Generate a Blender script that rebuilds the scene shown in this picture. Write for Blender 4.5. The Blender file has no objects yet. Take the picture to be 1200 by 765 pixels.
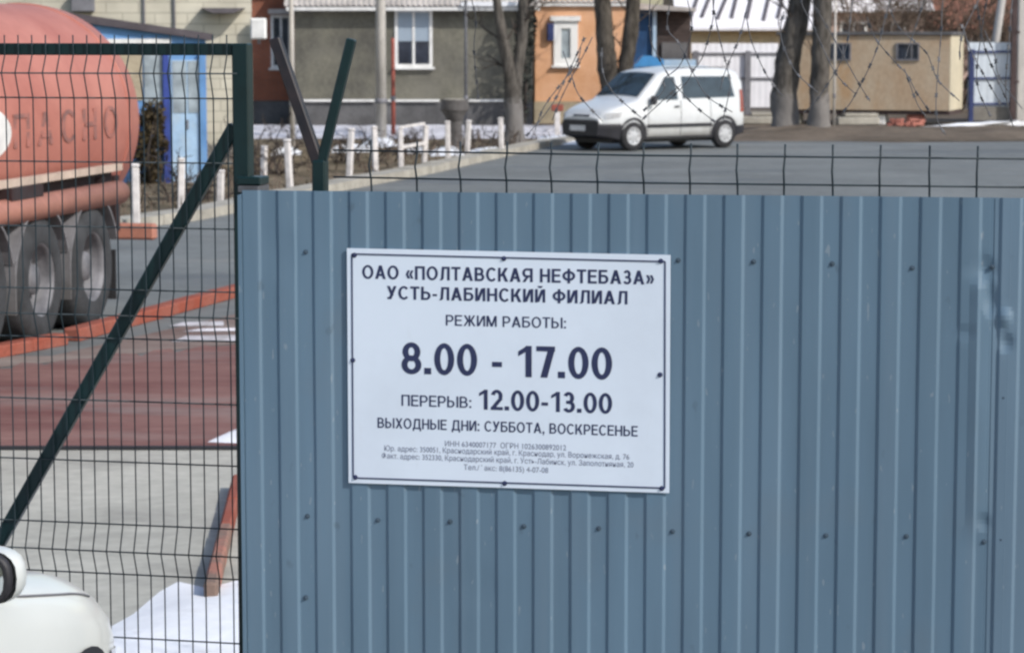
import bpy, math, random
from math import sin, cos, tan, pi, radians, sqrt, atan2
from mathutils import Vector, Matrix, noise
random.seed(7)
S = bpy.context.scene
COL = S.collection

# ------------------------------------------------------------------ camera, sky, sun, exposure
CAMZ, FOC = 2.5, 3000.0
PITCH = math.atan(340.0 / FOC)
cam = bpy.data.cameras.new("camera"); cam.sensor_width = 36.0; cam.lens = 90.0
cam.clip_start = 0.1; cam.clip_end = 2000
camo = bpy.data.objects.new("camera", cam); COL.objects.link(camo)
camo.location = (0, 0, CAMZ); camo.rotation_euler = (pi / 2 - PITCH, 0, 0)
S.camera = camo
cam.dof.use_dof = True; cam.dof.focus_distance = 8.0; cam.dof.aperture_fstop = 9.0

SUN_AZ = math.atan2(0.76, -0.65)       # clockwise from +Y
SUN_EL = radians(38)
W = bpy.data.worlds.new("World"); S.world = W; W.use_nodes = True
nt = W.node_tree; nt.nodes.clear()
sky = nt.nodes.new("ShaderNodeTexSky"); sky.sky_type = 'NISHITA'; sky.sun_disc = False
sky.sun_elevation = SUN_EL; sky.sun_rotation = SUN_AZ; sky.air_density = 1.2; sky.dust_density = 1.5
bg = nt.nodes.new("ShaderNodeBackground"); bg.inputs[1].default_value = 0.15
wo = nt.nodes.new("ShaderNodeOutputWorld")
nt.links.new(sky.outputs[0], bg.inputs[0]); nt.links.new(bg.outputs[0], wo.inputs[0])
sl = bpy.data.lights.new("sun", 'SUN'); sl.energy = 3.15; sl.angle = radians(0.6); sl.color = (1.0, 0.95, 0.88)
so = bpy.data.objects.new("sun", sl); COL.objects.link(so)
sd = Vector((sin(SUN_AZ) * cos(SUN_EL), cos(SUN_AZ) * cos(SUN_EL), sin(SUN_EL)))
so.rotation_euler = sd.to_track_quat('Z', 'Y').to_euler()
S.view_settings.view_transform = 'Standard'; S.view_settings.look = 'None'
S.view_settings.exposure = 0.2; S.view_settings.gamma = 1.0; S.view_settings.use_curve_mapping = False
try:
    S.cycles.filter_width = 2.5
    S.cycles.use_denoising = True
    S.cycles.max_bounces = 6
except Exception:
    pass

# ------------------------------------------------------------------ pixel helpers (world points behind photograph pixels)
def ray(px, py):
    u = (px - 600.0) / FOC; v = (382.5 - py) / FOC
    return Vector((u, cos(PITCH) + v * sin(PITCH), -sin(PITCH) + v * cos(PITCH)))
def G(px, py, z=0.0):
    d = ray(px, py); t = (z - CAMZ) / d.z
    return Vector((d.x * t, d.y * t, z))
def AY(px, py, Y):
    d = ray(px, py); t = Y / d.y
    return Vector((d.x * t, Y, CAMZ + d.z * t))
KF = 0.22
ALF = math.atan(KF)
def FP(px, py, c):
    """(s, z) on the vertical plane Y + KF X = c, s measured along it from X = 0"""
    d = ray(px, py); t = c / (d.y + KF * d.x)
    return (d.x * t / cos(ALF), CAMZ + d.z * t)

# ------------------------------------------------------------------ materials
def mat(name, col, rough=0.7, var=0.12, scale=6.0, bump=0.0, bscale=None, metal=0.0, col2=None,
        stretch=(1, 1, 1), spec=0.4, lo=0.35, hi=0.65, fine=0.0, coat=0.0):
    m = bpy.data.materials.new(name); m.use_nodes = True
    n = m.node_tree.nodes; l = m.node_tree.links
    b = n["Principled BSDF"]
    b.inputs["Roughness"].default_value = rough; b.inputs["Metallic"].default_value = metal
    b.inputs["Specular IOR Level"].default_value = spec
    if coat: b.inputs["Coat Weight"].default_value = coat; b.inputs["Coat Roughness"].default_value = 0.08
    tc = n.new("ShaderNodeTexCoord"); mp = n.new("ShaderNodeMapping"); mp.inputs["Scale"].default_value = stretch
    l.new(tc.outputs["Object"], mp.inputs[0])
    no = n.new("ShaderNodeTexNoise"); no.inputs["Scale"].default_value = scale; no.inputs["Detail"].default_value = 6
    no.inputs["Roughness"].default_value = 0.62
    l.new(mp.outputs[0], no.inputs[0])
    cr = n.new("ShaderNodeValToRGB")
    c1 = [max(0, c * (1 - var)) for c in col]; c2 = list(col2) if col2 else [min(1, c * (1 + var)) for c in col]
    cr.color_ramp.elements[0].position = lo; cr.color_ramp.elements[1].position = hi
    cr.color_ramp.elements[0].color = (*c1, 1); cr.color_ramp.elements[1].color = (*c2, 1)
    l.new(no.outputs[0], cr.inputs[0])
    out = cr.outputs[0]
    if fine:
        n2 = n.new("ShaderNodeTexNoise"); n2.inputs["Scale"].default_value = scale * 14; n2.inputs["Detail"].default_value = 4
        l.new(mp.outputs[0], n2.inputs[0])
        mx = n.new("ShaderNodeMix"); mx.data_type = 'RGBA'; mx.blend_type = 'OVERLAY'; mx.inputs[0].default_value = fine
        l.new(out, mx.inputs[6]); l.new(n2.outputs[0], mx.inputs[7]); out = mx.outputs[2]
    l.new(out, b.inputs["Base Color"])
    if bump:
        nb = n.new("ShaderNodeTexNoise"); nb.inputs["Scale"].default_value = bscale or scale * 4; nb.inputs["Detail"].default_value = 5
        l.new(mp.outputs[0], nb.inputs[0])
        bu = n.new("ShaderNodeBump"); bu.inputs["Strength"].default_value = bump; bu.inputs["Distance"].default_value = 0.02
        l.new(nb.outputs[0], bu.inputs["Height"]); l.new(bu.outputs[0], b.inputs["Normal"])
    return m

def brickmat(name, c1, c2, mortar, bw=0.25, bh=0.075, msize=0.008, rough=0.85, bump=0.3):
    m = bpy.data.materials.new(name); m.use_nodes = True
    n = m.node_tree.nodes; l = m.node_tree.links; b = n["Principled BSDF"]
    b.inputs["Roughness"].default_value = rough; b.inputs["Specular IOR Level"].default_value = 0.2
    tc = n.new("ShaderNodeTexCoord"); sp = n.new("ShaderNodeSeparateXYZ"); cb = n.new("ShaderNodeCombineXYZ")
    ad = n.new("ShaderNodeMath"); ad.operation = 'ADD'
    l.new(tc.outputs["Object"], sp.inputs[0]); l.new(sp.outputs[0], ad.inputs[0]); l.new(sp.outputs[1], ad.inputs[1])
    l.new(ad.outputs[0], cb.inputs[0]); l.new(sp.outputs[2], cb.inputs[1])
    br = n.new("ShaderNodeTexBrick"); br.inputs["Scale"].default_value = 1.0
    br.inputs["Color1"].default_value = (*c1, 1); br.inputs["Color2"].default_value = (*c2, 1); br.inputs["Mortar"].default_value = (*mortar, 1)
    br.inputs["Brick Width"].default_value = bw; br.inputs["Row Height"].default_value = bh; br.inputs["Mortar Size"].default_value = msize
    l.new(cb.outputs[0], br.inputs[0])
    no = n.new("ShaderNodeTexNoise"); no.inputs["Scale"].default_value = 1.3; no.inputs["Detail"].default_value = 8
    l.new(tc.outputs["Object"], no.inputs[0])
    mx = n.new("ShaderNodeMix"); mx.data_type = 'RGBA'; mx.blend_type = 'OVERLAY'; mx.inputs[0].default_value = 0.45
    l.new(br.outputs[0], mx.inputs[6]); l.new(no.outputs[0], mx.inputs[7]); l.new(mx.outputs[2], b.inputs["Base Color"])
    bu = n.new("ShaderNodeBump"); bu.inputs["Strength"].default_value = bump; bu.inputs["Distance"].default_value = 0.01; bu.invert = True
    l.new(br.outputs["Fac"], bu.inputs["Height"]); l.new(bu.outputs[0], b.inputs["Normal"])
    return m

def patchy(m, c, scale, lo, hi, amt, stretch=(1, 1, 1), rough=None, detail=6):
    """lays a second, irregular stain over a material"""
    n = m.node_tree.nodes; l = m.node_tree.links; b = n["Principled BSDF"]; src = b.inputs["Base Color"].links[0].from_socket
    tc = n.new("ShaderNodeTexCoord"); mp = n.new("ShaderNodeMapping"); mp.inputs["Scale"].default_value = stretch; l.new(tc.outputs["Object"], mp.inputs[0])
    no = n.new("ShaderNodeTexNoise"); no.inputs["Scale"].default_value = scale; no.inputs["Detail"].default_value = detail; no.inputs["Roughness"].default_value = .65; l.new(mp.outputs[0], no.inputs[0])
    mr = n.new("ShaderNodeMapRange"); mr.inputs[1].default_value = lo; mr.inputs[2].default_value = hi; mr.inputs[3].default_value = 0; mr.inputs[4].default_value = amt; l.new(no.outputs[0], mr.inputs[0])
    mx = n.new("ShaderNodeMix"); mx.data_type = 'RGBA'; l.new(mr.outputs[0], mx.inputs[0]); l.new(src, mx.inputs[6]); mx.inputs[7].default_value = (*c, 1); l.new(mx.outputs[2], b.inputs["Base Color"])
    if rough is not None:
        r0 = b.inputs["Roughness"].default_value
        m2 = n.new("ShaderNodeMapRange"); m2.inputs[1].default_value = 0; m2.inputs[2].default_value = amt; m2.inputs[3].default_value = r0; m2.inputs[4].default_value = rough; l.new(mr.outputs[0], m2.inputs[0]); l.new(m2.outputs[0], b.inputs["Roughness"])
    return m
def dirty_low(m, c, z0, z1, amt):
    """road dirt on the lower part of a vehicle (object space height)"""
    n = m.node_tree.nodes; l = m.node_tree.links; b = n["Principled BSDF"]; src = b.inputs["Base Color"].links[0].from_socket
    tc = n.new("ShaderNodeTexCoord"); sp = n.new("ShaderNodeSeparateXYZ"); l.new(tc.outputs["Object"], sp.inputs[0])
    no = n.new("ShaderNodeTexNoise"); no.inputs["Scale"].default_value = 5; no.inputs["Detail"].default_value = 6; l.new(tc.outputs["Object"], no.inputs[0])
    ma = n.new("ShaderNodeMath"); ma.operation = 'MULTIPLY_ADD'; ma.inputs[1].default_value = .4; l.new(no.outputs[0], ma.inputs[0]); l.new(sp.outputs[2], ma.inputs[2])
    mr = n.new("ShaderNodeMapRange"); mr.inputs[1].default_value = z0 + .2; mr.inputs[2].default_value = z1 + .2; mr.inputs[3].default_value = amt; mr.inputs[4].default_value = 0; l.new(ma.outputs[0], mr.inputs[0])
    mx = n.new("ShaderNodeMix"); mx.data_type = 'RGBA'; l.new(mr.outputs[0], mx.inputs[0]); l.new(src, mx.inputs[6]); mx.inputs[7].default_value = (*c, 1); l.new(mx.outputs[2], b.inputs["Base Color"])
    return m
def glassmat(name, col, rough=0.08):
    return mat(name, col, rough, 0.35, 2.5, spec=0.8)

def sheetmat(name, col, rough=.36):
    m = mat(name, col, rough, 0.09, 1.4, stretch=(3, 3, 0.35), spec=0.45, bump=0.03, bscale=5)  # broad vertical tone bands: weathering, plus wavy reflections painted into the colour
    n = m.node_tree.nodes; l = m.node_tree.links; b = n["Principled BSDF"]
    src = b.inputs["Base Color"].links[0].from_socket
    tc = n.new("ShaderNodeTexCoord")
    def layer(src, stretch, scale, lo, hi, amt, c, detail=5):
        mp = n.new("ShaderNodeMapping"); mp.inputs["Scale"].default_value = stretch; l.new(tc.outputs["Object"], mp.inputs[0])
        no = n.new("ShaderNodeTexNoise"); no.inputs["Scale"].default_value = scale; no.inputs["Detail"].default_value = detail; l.new(mp.outputs[0], no.inputs[0])
        mr = n.new("ShaderNodeMapRange"); mr.inputs[1].default_value = lo; mr.inputs[2].default_value = hi; mr.inputs[3].default_value = 0; mr.inputs[4].default_value = amt
        l.new(no.outputs[0], mr.inputs[0])
        mx = n.new("ShaderNodeMix"); mx.data_type = 'RGBA'; l.new(mr.outputs[0], mx.inputs[0]); l.new(src, mx.inputs[6]); mx.inputs[7].default_value = (*c, 1)
        return mx.outputs[2], mr.outputs[0]
    o, _ = layer(src, (16, 1, .45), 1.0, .5, .8, .28, (.16, .215, .275))          # pale vertical water streaks
    o, _ = layer(o, (1, 1, 1), 2.6, .58, .75, .25, (.14, .16, .18))             # dusty clouds
    o, d = layer(o, (1.6, 1, 1), 9.0, .68, .76, .45, (.06, .09, .125), 3)        # small dark smudges
    o, _ = layer(o, (2.2, 1, .6), 30.0, .70, .74, .5, (.26, .30, .34), 2)         # pale scratches
    l.new(o, b.inputs["Base Color"])
    return m
def barkmat(name, bark, wash=None, height=1.7):
    m = mat(name, bark, 0.95, 0.45, 5.0, bump=0.9, bscale=9, stretch=(2.2, 2.2, 0.6), spec=0.1, fine=0.5)
    if wash:
        n = m.node_tree.nodes; l = m.node_tree.links; b = n["Principled BSDF"]
        src = b.inputs["Base Color"].links[0].from_socket
        tc = n.new("ShaderNodeTexCoord"); sp = n.new("ShaderNodeSeparateXYZ"); l.new(tc.outputs["Object"], sp.inputs[0])
        no = n.new("ShaderNodeTexNoise"); no.inputs["Scale"].default_value = 7; no.inputs["Detail"].default_value = 6
        l.new(tc.outputs["Object"], no.inputs[0])
        ma = n.new("ShaderNodeMath"); ma.operation = 'MULTIPLY_ADD'; ma.inputs[1].default_value = 1.0
        l.new(no.outputs[0], ma.inputs[0]); l.new(sp.outputs[2], ma.inputs[2])
        mr = n.new("ShaderNodeMapRange"); mr.inputs[1].default_value = height + 0.35; mr.inputs[2].default_value = height + 0.65
        mr.inputs[3].default_value = 0.75; mr.inputs[4].default_value = 0.0
        l.new(ma.outputs[0], mr.inputs[0])
        mx = n.new("ShaderNodeMix"); mx.data_type = 'RGBA'; l.new(mr.outputs[0], mx.inputs[0])
        l.new(src, mx.inputs[6]); mx.inputs[7].default_value = (*wash, 1)
        l.new(mx.outputs[2], b.inputs["Base Color"])
    return m

M = {}
M['asphalt'] = mat("asphalt", (0.155, 0.165, 0.165), 0.9, 0.16, 0.35, bump=0.25, bscale=40, spec=0.25, fine=0.25)
M['dirt'] = mat("dirt", (0.13, 0.105, 0.082), 0.95, 0.35, 0.5, bump=0.5, bscale=6, spec=0.1, fine=0.4)
M['verge'] = mat("dead_grass", (0.12, 0.10, 0.066), 0.95, 0.45, 1.1, bump=0.8, bscale=9, col2=(0.20, 0.16, 0.11), spec=0.1, fine=0.5)
M['red_paving'] = mat("red_paving", (0.19, 0.085, 0.08), 0.9, 0.25, 0.8, bump=0.2, bscale=20, col2=(0.235, 0.135, 0.12), stretch=(0.5, 1.6, 1), spec=0.2, fine=0.3)
M['concrete'] = mat("concrete", (0.385, 0.38, 0.34), 0.9, 0.13, 0.7, bump=0.15, bscale=30, spec=0.2, fine=0.25)
M['concrete_dark'] = mat("concrete_dark", (0.20, 0.19, 0.175), 0.9, 0.2, 1.5, bump=0.3, spec=0.2, fine=0.3)
M['worn'] = mat("worn_screed", (0.205, 0.14, 0.125), 0.9, 0.25, 0.9, bump=0.2, bscale=20, stretch=(.6, 1.5, 1), col2=(0.25, 0.21, 0.19), spec=0.2, fine=0.3)
M['kerb'] = mat("kerb_concrete", (0.34, 0.32, 0.28), 0.9, 0.2, 2.0, bump=0.3, spec=0.2, fine=0.3)
M['red_kerb'] = mat("red_kerb_paint", (0.32, 0.08, 0.05), 0.85, 0.2, 2.5, bump=0.2, col2=(0.27, 0.10, 0.075), spec=0.2, fine=0.3)
M['worn_kerb'] = mat("worn_kerb", (0.24, 0.17, 0.14), 0.9, 0.2, 3.0, bump=0.3, col2=(0.32, 0.15, 0.115), spec=0.2, fine=0.3, lo=.45, hi=.6)
M['snow'] = mat("snow", (0.74, 0.76, 0.80), 0.75, 0.1, 1.5, bump=0.5, bscale=7, spec=0.3)
M['dirty_snow'] = mat("dirty_snow", (0.50, 0.49, 0.53), 0.8, 0.2, 0.9, bump=0.5, bscale=5, col2=(0.70, 0.69, 0.73), spec=0.3)
M['sheet'] = sheetmat("blue_grey_sheet", (0.106, 0.173, 0.242))
M['sheet2'] = sheetmat("blue_grey_sheet_pale", (0.122, 0.188, 0.258))
M['screw'] = mat("screw_blue", (0.055, 0.085, 0.12), 0.5, 0.2, 30)
M['sign_white'] = mat("sign_white", (0.625, 0.70, 0.81), 0.45, 0.025, 2.0, spec=0.4)
M['ink'] = mat("sign_ink", (0.022, 0.030, 0.085), 0.6, 0.1, 20)
M['ink_soft'] = mat("sign_ink_small", (0.17, 0.19, 0.27), 0.6, 0.1, 20)
M['green'] = mat("dark_green_paint", (0.003, 0.017, 0.019), 0.4, 0.2, 6, spec=0.4)
M['green_wire'] = mat("dark_green_wire", (0.010, 0.022, 0.030), 0.5, 0.2, 6)
M['arm_brown'] = mat("weathered_green_paint", (0.012, 0.014, 0.022), 0.5, 0.3, 9, col2=(0.03, 0.022, 0.025))
M['galv'] = mat("dark_galvanised_wire", (0.085, 0.087, 0.097), 0.6, 0.25, 20)
M['carwhite'] = mat("white_car_paint", (0.60, 0.625, 0.62), 0.28, 0.03, 1.5, spec=0.5, coat=0.5)
M['vanwhite'] = mat("white_van_paint", (0.58, 0.60, 0.62), 0.3, 0.06, 1.5, spec=0.5, coat=0.4)
M['plastic'] = mat("dark_plastic", (0.022, 0.022, 0.028), 0.55, 0.2, 5)
M['seam'] = mat("dark_seam", (0.02, 0.02, 0.024), 0.7, 0.1, 5)
M['carglass'] = glassmat("car_glass", (0.022, 0.035, 0.045), 0.06)
M['lamp'] = mat("headlight_glass", (0.36, 0.38, 0.42), 0.12, 0.25, 12, spec=0.8)
M['tyre'] = mat("tyre_rubber", (0.022, 0.022, 0.025), 0.85, 0.25, 8, bump=0.2)
M['tyre_dusty'] = mat("dusty_tyre_rubber", (0.036, 0.038, 0.042), 0.9, 0.3, 5, bump=0.2)
M['rim'] = mat("silver_rim", (0.44, 0.45, 0.47), 0.45, 0.15, 8, metal=0.2)
M['truck_rim'] = mat("dusty_truck_rim", (0.15, 0.15, 0.165), 0.6, 0.3, 5)
M['plate'] = mat("number_plate_white", (0.6, 0.6, 0.62), 0.5, 0.1, 9)
M['mirror'] = mat("mirror_glass", (0.55, 0.6, 0.65), 0.03, 0.03, 3, metal=1.0)
M['tank'] = mat("faded_red_tank", (0.40, 0.14, 0.108), 0.5, 0.14, 0.9, col2=(0.435, 0.178, 0.14), spec=0.3, fine=0.12, bump=0.03, bscale=3)
M['tank_pink'] = mat("faded_pink_paint", (0.38, 0.17, 0.125), 0.6, 0.15, 2.5, spec=0.3, fine=0.2)
M['tank_beige'] = mat("worn_beige_paint", (0.45, 0.36, 0.30), 0.7, 0.2, 4, spec=0.3)
M['chassis_and_shade'] = mat("dark_red_chassis", (0.045, 0.015, 0.015), 0.8, 0.4, 3, col2=(0.03, 0.025, 0.028))
M['mudguard'] = mat("dusty_grey_mudguard", (0.17, 0.168, 0.18), 0.75, 0.25, 2.5, spec=0.3, fine=0.2)
M['tank_ink'] = mat("faded_black_paint", (0.21, 0.115, 0.105), 0.7, 0.2, 6, col2=(0.39, 0.15, 0.12))
M['white_paint'] = mat("white_paint", (0.68, 0.68, 0.67), 0.6, 0.12, 5, spec=0.3, fine=0.15)
M['post_white'] = mat("whitewashed_post", (0.60, 0.57, 0.56), 0.85, 0.18, 6, bump=0.3, spec=0.2, fine=0.3)
M['blue_paint'] = mat("blue_paint", (0.12, 0.26, 0.50), 0.7, 0.15, 2.5, spec=0.3, fine=0.2)
M['deep_blue'] = mat("deep_blue_paint", (0.03, 0.055, 0.25), 0.6, 0.2, 4)
M['light_blue'] = mat("light_blue_paint", (0.33, 0.48, 0.66), 0.65, 0.12, 3, spec=0.3, fine=0.2)
M['shop_glass'] = glassmat("pale_pane_glass", (0.27, 0.32, 0.36), 0.15)
M['tarp'] = mat("bright_blue_sheet", (0.055, 0.24, 0.52), 0.55, 0.15, 3)
M['roofing'] = mat("dark_roofing_felt", (0.085, 0.075, 0.085), 0.9, 0.25, 3, spec=0.2, fine=0.3)
M['beige_brick'] = brickmat("beige_brick", (0.52, 0.49, 0.41), (0.47, 0.445, 0.37), (0.36, 0.34, 0.28), 0.62, 0.21, 0.014)
M['red_brick'] = brickmat("red_brick", (0.30, 0.105, 0.06), (0.25, 0.09, 0.055), (0.22, 0.13, 0.10), 0.25, 0.075, 0.008)
M['grey_render'] = mat("grey_render", (0.115, 0.112, 0.10), 0.95, 0.25, 0.7, bump=0.4, bscale=12, col2=(0.175, 0.168, 0.135), spec=0.1, fine=0.35)
M['grey_plinth'] = mat("grey_plinth", (0.11, 0.11, 0.115), 0.95, 0.25, 1.2, bump=0.4, bscale=9, spec=0.1, fine=0.3)
M['orange_render'] = mat("orange_render", (0.66, 0.36, 0.20), 0.9, 0.08, 1.2, bump=0.2, spec=0.15, fine=0.2, col2=(0.70, 0.42, 0.27))
M['cream'] = mat("cream_plinth", (0.36, 0.31, 0.23), 0.9, 0.2, 2, bump=0.3, spec=0.1, fine=0.3)
M['slate'] = mat("grey_asbestos_roof", (0.40, 0.375, 0.36), 0.9, 0.25, 1.5, bump=0.2, spec=0.15, fine=0.3)
M['dark_glass'] = glassmat("dark_window_glass", (0.03, 0.038, 0.055))
M['blind'] = mat("pale_blue_blind", (0.27, 0.33, 0.40), 0.8, 0.06, 3)
M['dark_wood'] = mat("dark_brown_boards", (0.06, 0.045, 0.042), 0.9, 0.35, 2, stretch=(1, 1, 4), fine=0.3)
M['navy'] = mat("navy_wall", (0.012, 0.06, 0.17), 0.8, 0.3, 2)
M['ivy'] = mat("dark_evergreen_leaf", (0.024, 0.028, 0.024), 0.9, 0.5, 6)
M['pale_sheet'] = mat("white_metal_sheet", (0.80, 0.80, 0.84), 0.5, 0.05, 1.5, spec=0.35)
M['pale_blue_sheet'] = mat("pale_blue_metal_sheet", (0.56, 0.62, 0.69), 0.5, 0.06, 1.5, spec=0.35)
M['grey_steel'] = mat("grey_steel", (0.17, 0.17, 0.19), 0.6, 0.2, 5)
M['blue_steel'] = mat("blue_steel", (0.03, 0.045, 0.14), 0.6, 0.2, 5)
M['brown_steel'] = mat("brown_steel", (0.055, 0.035, 0.035), 0.7, 0.25, 5)
M['red_pipe'] = mat("red_brown_pipe", (0.27, 0.07, 0.05), 0.7, 0.25, 5)
M['cabin_ply'] = mat("stained_tan_cladding", (0.45, 0.315, 0.205), 0.85, 0.12, 0.8, stretch=(1, 1, 0.7), col2=(0.49, 0.42, 0.325), spec=0.2, fine=0.25, lo=.3, hi=.7)
M['cabin_end_lit'] = mat("sunlit_cabin_end", (0.50, 0.45, 0.34), 0.85, 0.1, 1.5, spec=0.2, fine=0.2)  # paler version of the cladding: sunlight on the end painted in
M['yellow_render'] = mat("yellow_render", (0.56, 0.44, 0.28), 0.9, 0.1, 1.5)
M['snow_roof'] = mat("snowy_white_roof", (0.74, 0.72, 0.74), 0.8, 0.06, 1.5)
M['dark_strip'] = mat("wet_dark_metal", (0.10, 0.09, 0.10), 0.6, 0.2, 4)
M['pink_render'] = mat("pinkish_render", (0.42, 0.31, 0.27), 0.9, 0.25, 1.0, fine=0.3)
M['rust_roof'] = mat("rusty_red_roof", (0.27, 0.125, 0.09), 0.85, 0.3, 1.2, fine=0.3)
M['twig'] = mat("bare_twigs", (0.125, 0.095, 0.075), 0.95, 0.35, 3, spec=0.1)
M['twig_dark'] = mat("dark_bare_twigs", (0.06, 0.05, 0.045), 0.95, 0.35, 3, spec=0.1)
M['bark'] = barkmat("bark", (0.075, 0.066, 0.056), (0.30, 0.275, 0.26), 0.0)
M['bark_wash'] = barkmat("whitewashed_bark", (0.092, 0.084, 0.076), (0.20, 0.19, 0.185), 1.0)
M['bark_cut'] = mat("cut_grey_wood", (0.10, 0.095, 0.095), 0.95, 0.3, 4, bump=0.6, fine=0.3)
M['pole'] = mat("pale_concrete_pole", (0.46, 0.44, 0.42), 0.85, 0.2, 3, bump=0.2, stretch=(1, 1, 0.3), fine=0.3)
M['hedge'] = mat("brown_dead_shrub", (0.045, 0.034, 0.022), 0.95, 0.5, 6, col2=(0.09, 0.065, 0.03))
M['glow_white'] = mat("bright_white_enamel", (0.80, 0.80, 0.79), 0.4, 0.02, 4)
M['brick_scrap'] = mat("brick_rubble", (0.33, 0.13, 0.10), 0.9, 0.25, 4, fine=0.3)

patchy(M['asphalt'], (0.075, 0.08, 0.085), .22, .52, .66, .6, (1, 1.6, 1), .55)
patchy(M['asphalt'], (0.24, 0.235, 0.22), .5, .56, .72, .6, (.5, 2.2, 1))
patchy(M['red_paving'], (0.24, 0.20, 0.19), .55, .50, .68, .8, (.5, 1.7, 1))
patchy(M['red_paving'], (0.075, 0.05, 0.05), .9, .58, .70, .7, (.4, 2.4, 1), .5)
patchy(M['concrete'], (0.22, 0.215, 0.20), .8, .55, .72, .6, (1, 1.3, 1))
patchy(M['concrete'], (0.46, 0.45, 0.42), 2.5, .6, .75, .5)
patchy(M['snow'], (0.42, 0.41, 0.41), 3.0, .56, .72, .55, (1, 1, 1))
patchy(M['dirty_snow'], (0.22, 0.2, 0.18), 2.2, .52, .68, .75)
patchy(M['sign_white'], (0.50, 0.555, 0.65), 1.6, .5, .75, .45)
patchy(M['sign_white'], (0.48, 0.50, 0.54), 5.0, .62, .76, .35, (2.2, 1, .4))
patchy(M['grey_render'], (0.19, 0.182, 0.155), .45, .5, .68, .6, (1, 1, .7))
patchy(M['grey_render'], (0.07, 0.07, 0.068), 1.4, .58, .72, .6, (1, 1, .5))
patchy(M['orange_render'], (0.45, 0.22, 0.12), .9, .56, .72, .5, (1, 1, .6))
patchy(M['tank'], (0.30, 0.115, 0.09), 1.1, .55, .75, .6, (.5, 1, 1))
patchy(M['cabin_ply'], (0.42, 0.23, 0.09), .9, .54, .68, .55, (1, 1, .6))
patchy(M['blue_paint'], (0.16, 0.27, 0.42), 1.3, .52, .7, .6)
patchy(M['light_blue'], (0.42, 0.50, 0.56), 1.6, .52, .7, .6)
dirty_low(M['vanwhite'], (0.25, 0.235, 0.21), .25, .75, .75)
dirty_low(M['carwhite'], (0.30, 0.29, 0.27), .25, .6, .6)
dirty_low(M['mudguard'], (0.10, 0.095, 0.09), .3, .8, .6)
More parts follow.
